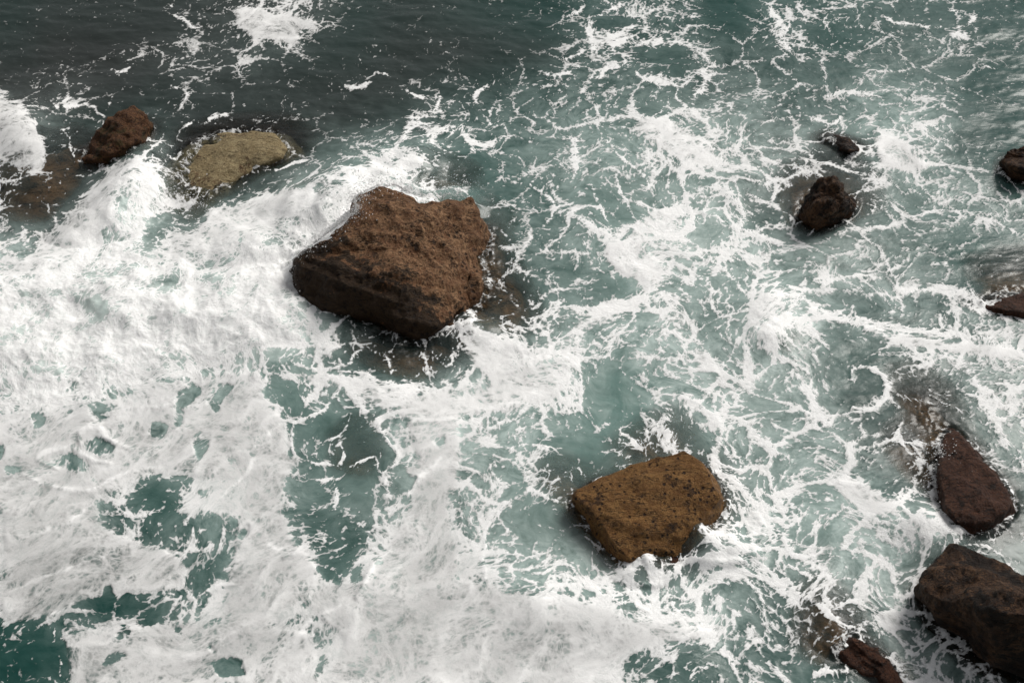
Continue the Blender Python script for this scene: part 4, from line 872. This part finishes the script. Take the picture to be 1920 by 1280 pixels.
def water_material():
    m, t = new_mat('sea_water_and_foam'); q = NT(t)
    F = q.attr('foam').outputs['Fac']; br = q.attr('bright').outputs['Fac']; mk = q.attr('milk').outputs['Fac']
    te = q.attr('teal').outputs['Fac']; vl = q.attr('veil').outputs['Fac']; fl = q.attr('film').outputs['Fac']; op = q.attr('opac').outputs['Fac']; adv = q.attr('drift').outputs['Vector']; nr = q.attr('nrm').outputs['Vector']
    P = q.n('ShaderNodeNewGeometry').outputs['Position']
    f1 = q.noise(adv, 5.0, 6, .68, .5); f2 = q.noise(P, 15.0, 5, .75); f3 = q.noise(P, 70.0, 2, .7); f4 = q.noise(adv, 1.5, 5, .6, 1.0); f5 = q.noise(adv, 2.6, 7, .72, 2.2)
    wv = q.n('ShaderNodeTexNoise'); q.l(adv, wv.inputs['Vector']); wv.inputs['Scale'].default_value = 3.0; wv.inputs['Detail'].default_value = 3
    dv = q.n('ShaderNodeVectorMath', operation='MULTIPLY_ADD'); q.l(wv.outputs['Color'], dv.inputs[0]); dv.inputs[1].default_value = (.35, .35, 0); q.l(adv, dv.inputs[2])
    def lace(sc, wd):
        vo = q.n('ShaderNodeTexVoronoi', feature='DISTANCE_TO_EDGE', voronoi_dimensions='2D'); q.l(dv.outputs[0], vo.inputs['Vector']); vo.inputs['Scale'].default_value = sc
        return q.step(vo.outputs['Distance'], 0.0, wd, 1.0, 0.0)
    l1 = lace(3.6, .16); l2 = lace(8.5, .22)
    lc = q.math('ADD', q.math('MULTIPLY', q.math('SUBTRACT', l1, .25), .46), q.math('MULTIPLY', q.math('SUBTRACT', l2, .30), .34))
    calmF = q.step(br, .95, .5); lc = q.math('MULTIPLY', lc, q.step(F, .08, .42))
    Fd = q.math('ADD', F, q.math('MULTIPLY', q.math('ADD', lc, q.math('ADD', q.math('MULTIPLY', q.math('SUBTRACT', f1, .5), .60), q.math('MULTIPLY', q.math('SUBTRACT', f2, .5), .70))), q.math('SUBTRACT', q.math('ADD', .85, q.math('MULTIPLY', calmF, .15)), q.math('MULTIPLY', fl, .60))))
    mask = q.step(Fd, .40, .78)
    thick = q.step(q.math('ADD', Fd, q.math('MULTIPLY', q.math('SUBTRACT', f4, .5), 1.1)), .45, 1.10)
    # foam colour: film to thick froth
    fb = q.math('ADD', q.math('MULTIPLY', br, .80), q.math('MULTIPLY', thick, .30), clamp=True)
    fcol = q.mix(fb, c3(.36, .36, .355), c3(.95, .95, .945))
    fcol = q.mix(q.math('MULTIPLY', q.step(f3, .48, .72), q.math('SUBTRACT', .34, q.math('MULTIPLY', br, .32))), fcol, c3(.24, .25, .24))
    # water body, milkier where air has been beaten into it
    deep = q.mix(te, c3(.028, .028, .027), c3(.005, .050, .042))
    mk2 = q.math('ADD', mk, q.math('MULTIPLY', q.math('SUBTRACT', f4, .5), .45), clamp=True)
    body = q.mix(q.step(mk2, .0, .82), deep, q.mix(te, c3(.19, .225, .212), c3(.105, .215, .19)))
    body = q.mix(q.step(mk2, .65, 1.05), body, c3(.64, .70, .67))
    # thin veil of bubbles streaming between the webs
    st = q.math('ADD', q.math('MULTIPLY', q.step(f5, .32, .72), .55), q.math('MULTIPLY', q.step(f4, .30, .68), .55))
    veil = q.math('MULTIPLY', st, q.math('MULTIPLY', vl, .98), clamp=True)
    body = q.mix(veil, body, c3(.58, .68, .65))
    bmp = q.n('ShaderNodeBump'); bmp.inputs['Strength'].default_value = .18; bmp.inputs['Distance'].default_value = .05
    rp = q.n('ShaderNodeMapping'); q.l(P, rp.inputs['Vector']); rp.inputs['Scale'].default_value = (1.0, 1.6, 1.0)
    q.l(q.noise(rp.outputs[0], 5.0, 3, .5, .3), bmp.inputs['Height']); q.l(nr, bmp.inputs['Normal'])
    w = q.n('ShaderNodeBsdfPrincipled'); q.l(body, w.inputs['Base Color']); w.inputs['Roughness'].default_value = .26; w.inputs['IOR'].default_value = 1.333
    q.l(bmp.outputs[0], w.inputs['Normal'])
    # clear shallow water: what lies beneath shows through, under the same shiny skin
    tr = q.n('ShaderNodeBsdfTransparent'); tr.inputs['Color'].default_value = c3(.86, .90, .88)
    gl = q.n('ShaderNodeBsdfGlossy'); gl.inputs['Roughness'].default_value = .22; q.l(bmp.outputs[0], gl.inputs['Normal'])
    fr = q.n('ShaderNodeFresnel'); fr.inputs['IOR'].default_value = 1.333; q.l(bmp.outputs[0], fr.inputs['Normal'])
    cl = q.n('ShaderNodeMixShader'); q.l(fr.outputs[0], cl.inputs[0]); q.l(tr.outputs[0], cl.inputs[1]); q.l(gl.outputs[0], cl.inputs[2])
    ws = q.n('ShaderNodeMixShader'); q.l(op, ws.inputs[0]); q.l(cl.outputs[0], ws.inputs[1]); q.l(w.outputs[0], ws.inputs[2])
    bmf = q.n('ShaderNodeBump'); bmf.inputs['Distance'].default_value = .05; q.l(q.step(br, .6, 1.0, .28, .75), bmf.inputs['Strength'])
    q.l(q.math('ADD', q.math('MULTIPLY', f1, .7), q.math('ADD', q.math('MULTIPLY', f2, .35), q.math('MULTIPLY', mask, .10))), bmf.inputs['Height']); q.l(nr, bmf.inputs['Normal'])
    fo = q.n('ShaderNodeBsdfPrincipled'); q.l(fcol, fo.inputs['Base Color']); fo.inputs['Roughness'].default_value = .75; fo.inputs['Specular IOR Level'].default_value = .2
    q.l(bmf.outputs[0], fo.inputs['Normal'])
    thin = q.math('ADD', q.math('MULTIPLY', q.step(f5, .34, .66), .38), q.math('MULTIPLY', q.step(f2, .30, .60), .16))
    alpha = q.math('MULTIPLY', mask, q.math('ADD', q.math('ADD', q.math('ADD', .34, q.math('MULTIPLY', fl, .16)), thin), q.math('MULTIPLY', fb, .34)), clamp=True)
    mx = q.n('ShaderNodeMixShader'); q.l(alpha, mx.inputs[0]); q.l(ws.outputs[0], mx.inputs[1]); q.l(fo.outputs[0], mx.inputs[2])
    o = q.n('ShaderNodeOutputMaterial'); q.l(mx.outputs[0], o.inputs['Surface'])
    return m
WATER = water_material()

ii, jj = np.meshgrid(np.arange(NVs - 1), np.arange(NUs - 1), indexing='ij')
a = (ii * NUs + jj).ravel()
Q = np.stack([a, a + 1, a + NUs + 1, a + NUs], -1)
Ff = D['F'][Q].mean(1); Wf = D['wv'][Q].mean(1)
kind = np.where((Ff > .5) & (Wf > .35), 2, np.where(Ff > .5, 1, 0))
def sea_part(name, sel):
    q = Q[sel]; used, inv = np.unique(q.ravel(), return_inverse=True)
    me = bpy.data.meshes.new(name)
    me.vertices.add(len(used)); me.vertices.foreach_set('co', np.stack([x[used], y[used], z[used]], -1).astype(np.float32).ravel())
    me.loops.add(q.size); me.loops.foreach_set('vertex_index', inv.astype(np.int32).ravel())
    me.polygons.add(len(q)); me.polygons.foreach_set('loop_start', (np.arange(len(q)) * 4).astype(np.int32))
    me.update(calc_edges=True)
    me.polygons.foreach_set('use_smooth', np.ones(len(q), bool))
    for nm, v in (('foam', D['F']), ('bright', D['bright']), ('milk', D['milk']), ('teal', D['teal']), ('opac', opac), ('veil', D['veil']), ('film', D['film'])):
        at_ = me.attributes.new(nm, 'FLOAT', 'POINT'); at_.data.foreach_set('value', v[used].astype(np.float32))
    at_ = me.attributes.new('drift', 'FLOAT_VECTOR', 'POINT'); at_.data.foreach_set('vector', np.stack([.45 * D['AX'] + .55 * x, .45 * D['AY'] + .55 * y, 0 * x], -1)[used].astype(np.float32).ravel())
    at_ = me.attributes.new('nrm', 'FLOAT_VECTOR', 'POINT'); at_.data.foreach_set('vector', nrm[used].astype(np.float32).ravel())
    me.materials.append(WATER)
    ob = bpy.data.objects.new(name, me); S.collection.objects.link(ob)
    return ob
sea = sea_part('sea', kind == 0); sea['kind'] = 'structure'
foam = sea_part('sea_foam', kind == 1); foam['kind'] = 'stuff'
foam['label'] = 'white lacy foam drifting in webs and mats over the green sea'; foam['category'] = 'foam'
surf = sea_part('breaking_wave', kind == 2); surf['kind'] = 'stuff'
surf['label'] = 'thick white breaking wave churning left of the largest rock'; surf['category'] = 'wave'

# sea floor
def seabed():
    me = bpy.data.meshes.new('seabed')
    n = 60; g = np.linspace(-1, 1, n); X, Y = np.meshgrid(g * 60, g * 60 + 25)
    Z = -2.6 + .5 * fbm2(X * .2, Y * .2, 201, 4)
    V = np.stack([X, Y, Z], -1).reshape(-1, 3)
    f = [(j * n + i, j * n + i + 1, (j + 1) * n + i + 1, (j + 1) * n + i) for j in range(n - 1) for i in range(n - 1)]
    me.from_pydata(V.tolist(), [], f); me.materials.append(under)
    ob = bpy.data.objects.new('seabed', me); S.collection.objects.link(ob); ob['kind'] = 'structure'
seabed()

# ------------------------------------------------------------------ spray thrown up against the big rock
def spray(name, label, paths, count, seed):
    rs = np.random.RandomState(seed)
    octv = np.array([(1, 1, 1), (1, -1, -1), (-1, 1, -1), (-1, -1, 1)], float) * .8
    octf = np.array([(0, 2, 1), (0, 1, 3), (0, 3, 2), (1, 2, 3)])
    C, Rr = [], []
    for wgt, spread, hgt, pts in paths:
        p = np.array([at(*q) for q in pts]); n = int(count * wgt)
        seg = rs.randint(0, len(p) - 1, n); f = rs.rand(n, 1)
        c = p[seg] * (1 - f) + p[seg + 1] * f
        g_ = rs.rand(n, 1) ** 1.6 * 2; c[:, :2] += rs.randn(n, 2) * spread * g_; c[:, 2] += np.abs(rs.randn(n)) * hgt * g_[:, 0] - .03
        C.append(c); Rr.append(.003 + .012 * rs.rand(n) ** 5)
    C = np.vstack(C); Rr = np.concatenate(Rr)
    V = (C[:, None, :] + octv[None] * Rr[:, None, None] * (1 + .3 * rs.rand(len(C), 4, 1))).reshape(-1, 3)
    Fc = (octf[None] + (np.arange(len(C)) * 4)[:, None, None]).reshape(-1, 3)
    me = bpy.data.meshes.new(name); me.vertices.add(len(V)); me.vertices.foreach_set('co', V.astype(np.float32).ravel())
    me.loops.add(Fc.size); me.loops.foreach_set('vertex_index', Fc.astype(np.int32).ravel())
    me.polygons.add(len(Fc)); me.polygons.foreach_set('loop_start', (np.arange(len(Fc)) * 3).astype(np.int32)); me.update(calc_edges=True)
    me.polygons.foreach_set('use_smooth', np.ones(len(Fc), bool))
    m, t = new_mat('spray_drops'); q = NT(t); b = q.n('ShaderNodeBsdfPrincipled'); b.inputs['Base Color'].default_value = c3(.93, .93, .93); b.inputs['Roughness'].default_value = .5
    o = q.n('ShaderNodeOutputMaterial'); tl = q.n('ShaderNodeBsdfTranslucent'); tl.inputs['Color'].default_value = c3(.95, .95, .95); mxs = q.n('ShaderNodeMixShader'); mxs.inputs[0].default_value = .5; q.l(b.outputs[0], mxs.inputs[1]); q.l(tl.outputs[0], mxs.inputs[2]); q.l(mxs.outputs[0], o.inputs['Surface']); me.materials.append(m)
    ob = bpy.data.objects.new(name, me); S.collection.objects.link(ob); ob['kind'] = 'stuff'; ob['label'] = label; ob['category'] = 'spray'
spray('wave_spray', 'fine white spray thrown up over left edge of the largest rock', [
    (.30, .13, .16, [(556,480,1.0),(600,445,1.35),(640,415,1.5),(668,395,1.6),(664,368,1.6)]),
    (.22, .15, .18, [(664,368,1.6),(700,350,1.55),(740,345,1.5),(780,365,1.2)]),
    (.12, .12, .08, [(552,490,.8),(552,530,.5),(575,570,.2)]),
    (.12, .18, .10, [(780,368,1.1),(830,365,.8),(880,350,.4)]),
    (.08, .15, .06, [(300,330,.2),(312,360,.2),(350,365,.15),(385,388,.15)]),
    (.08, .15, .06, [(1755,830,.3),(1765,850,.3),(1752,900,.2),(1752,950,.15)]),
    (.08, .15, .06, [(1780,985,.3),(1795,1015,.2),(1740,1000,.3)]),
], 14000, 5)
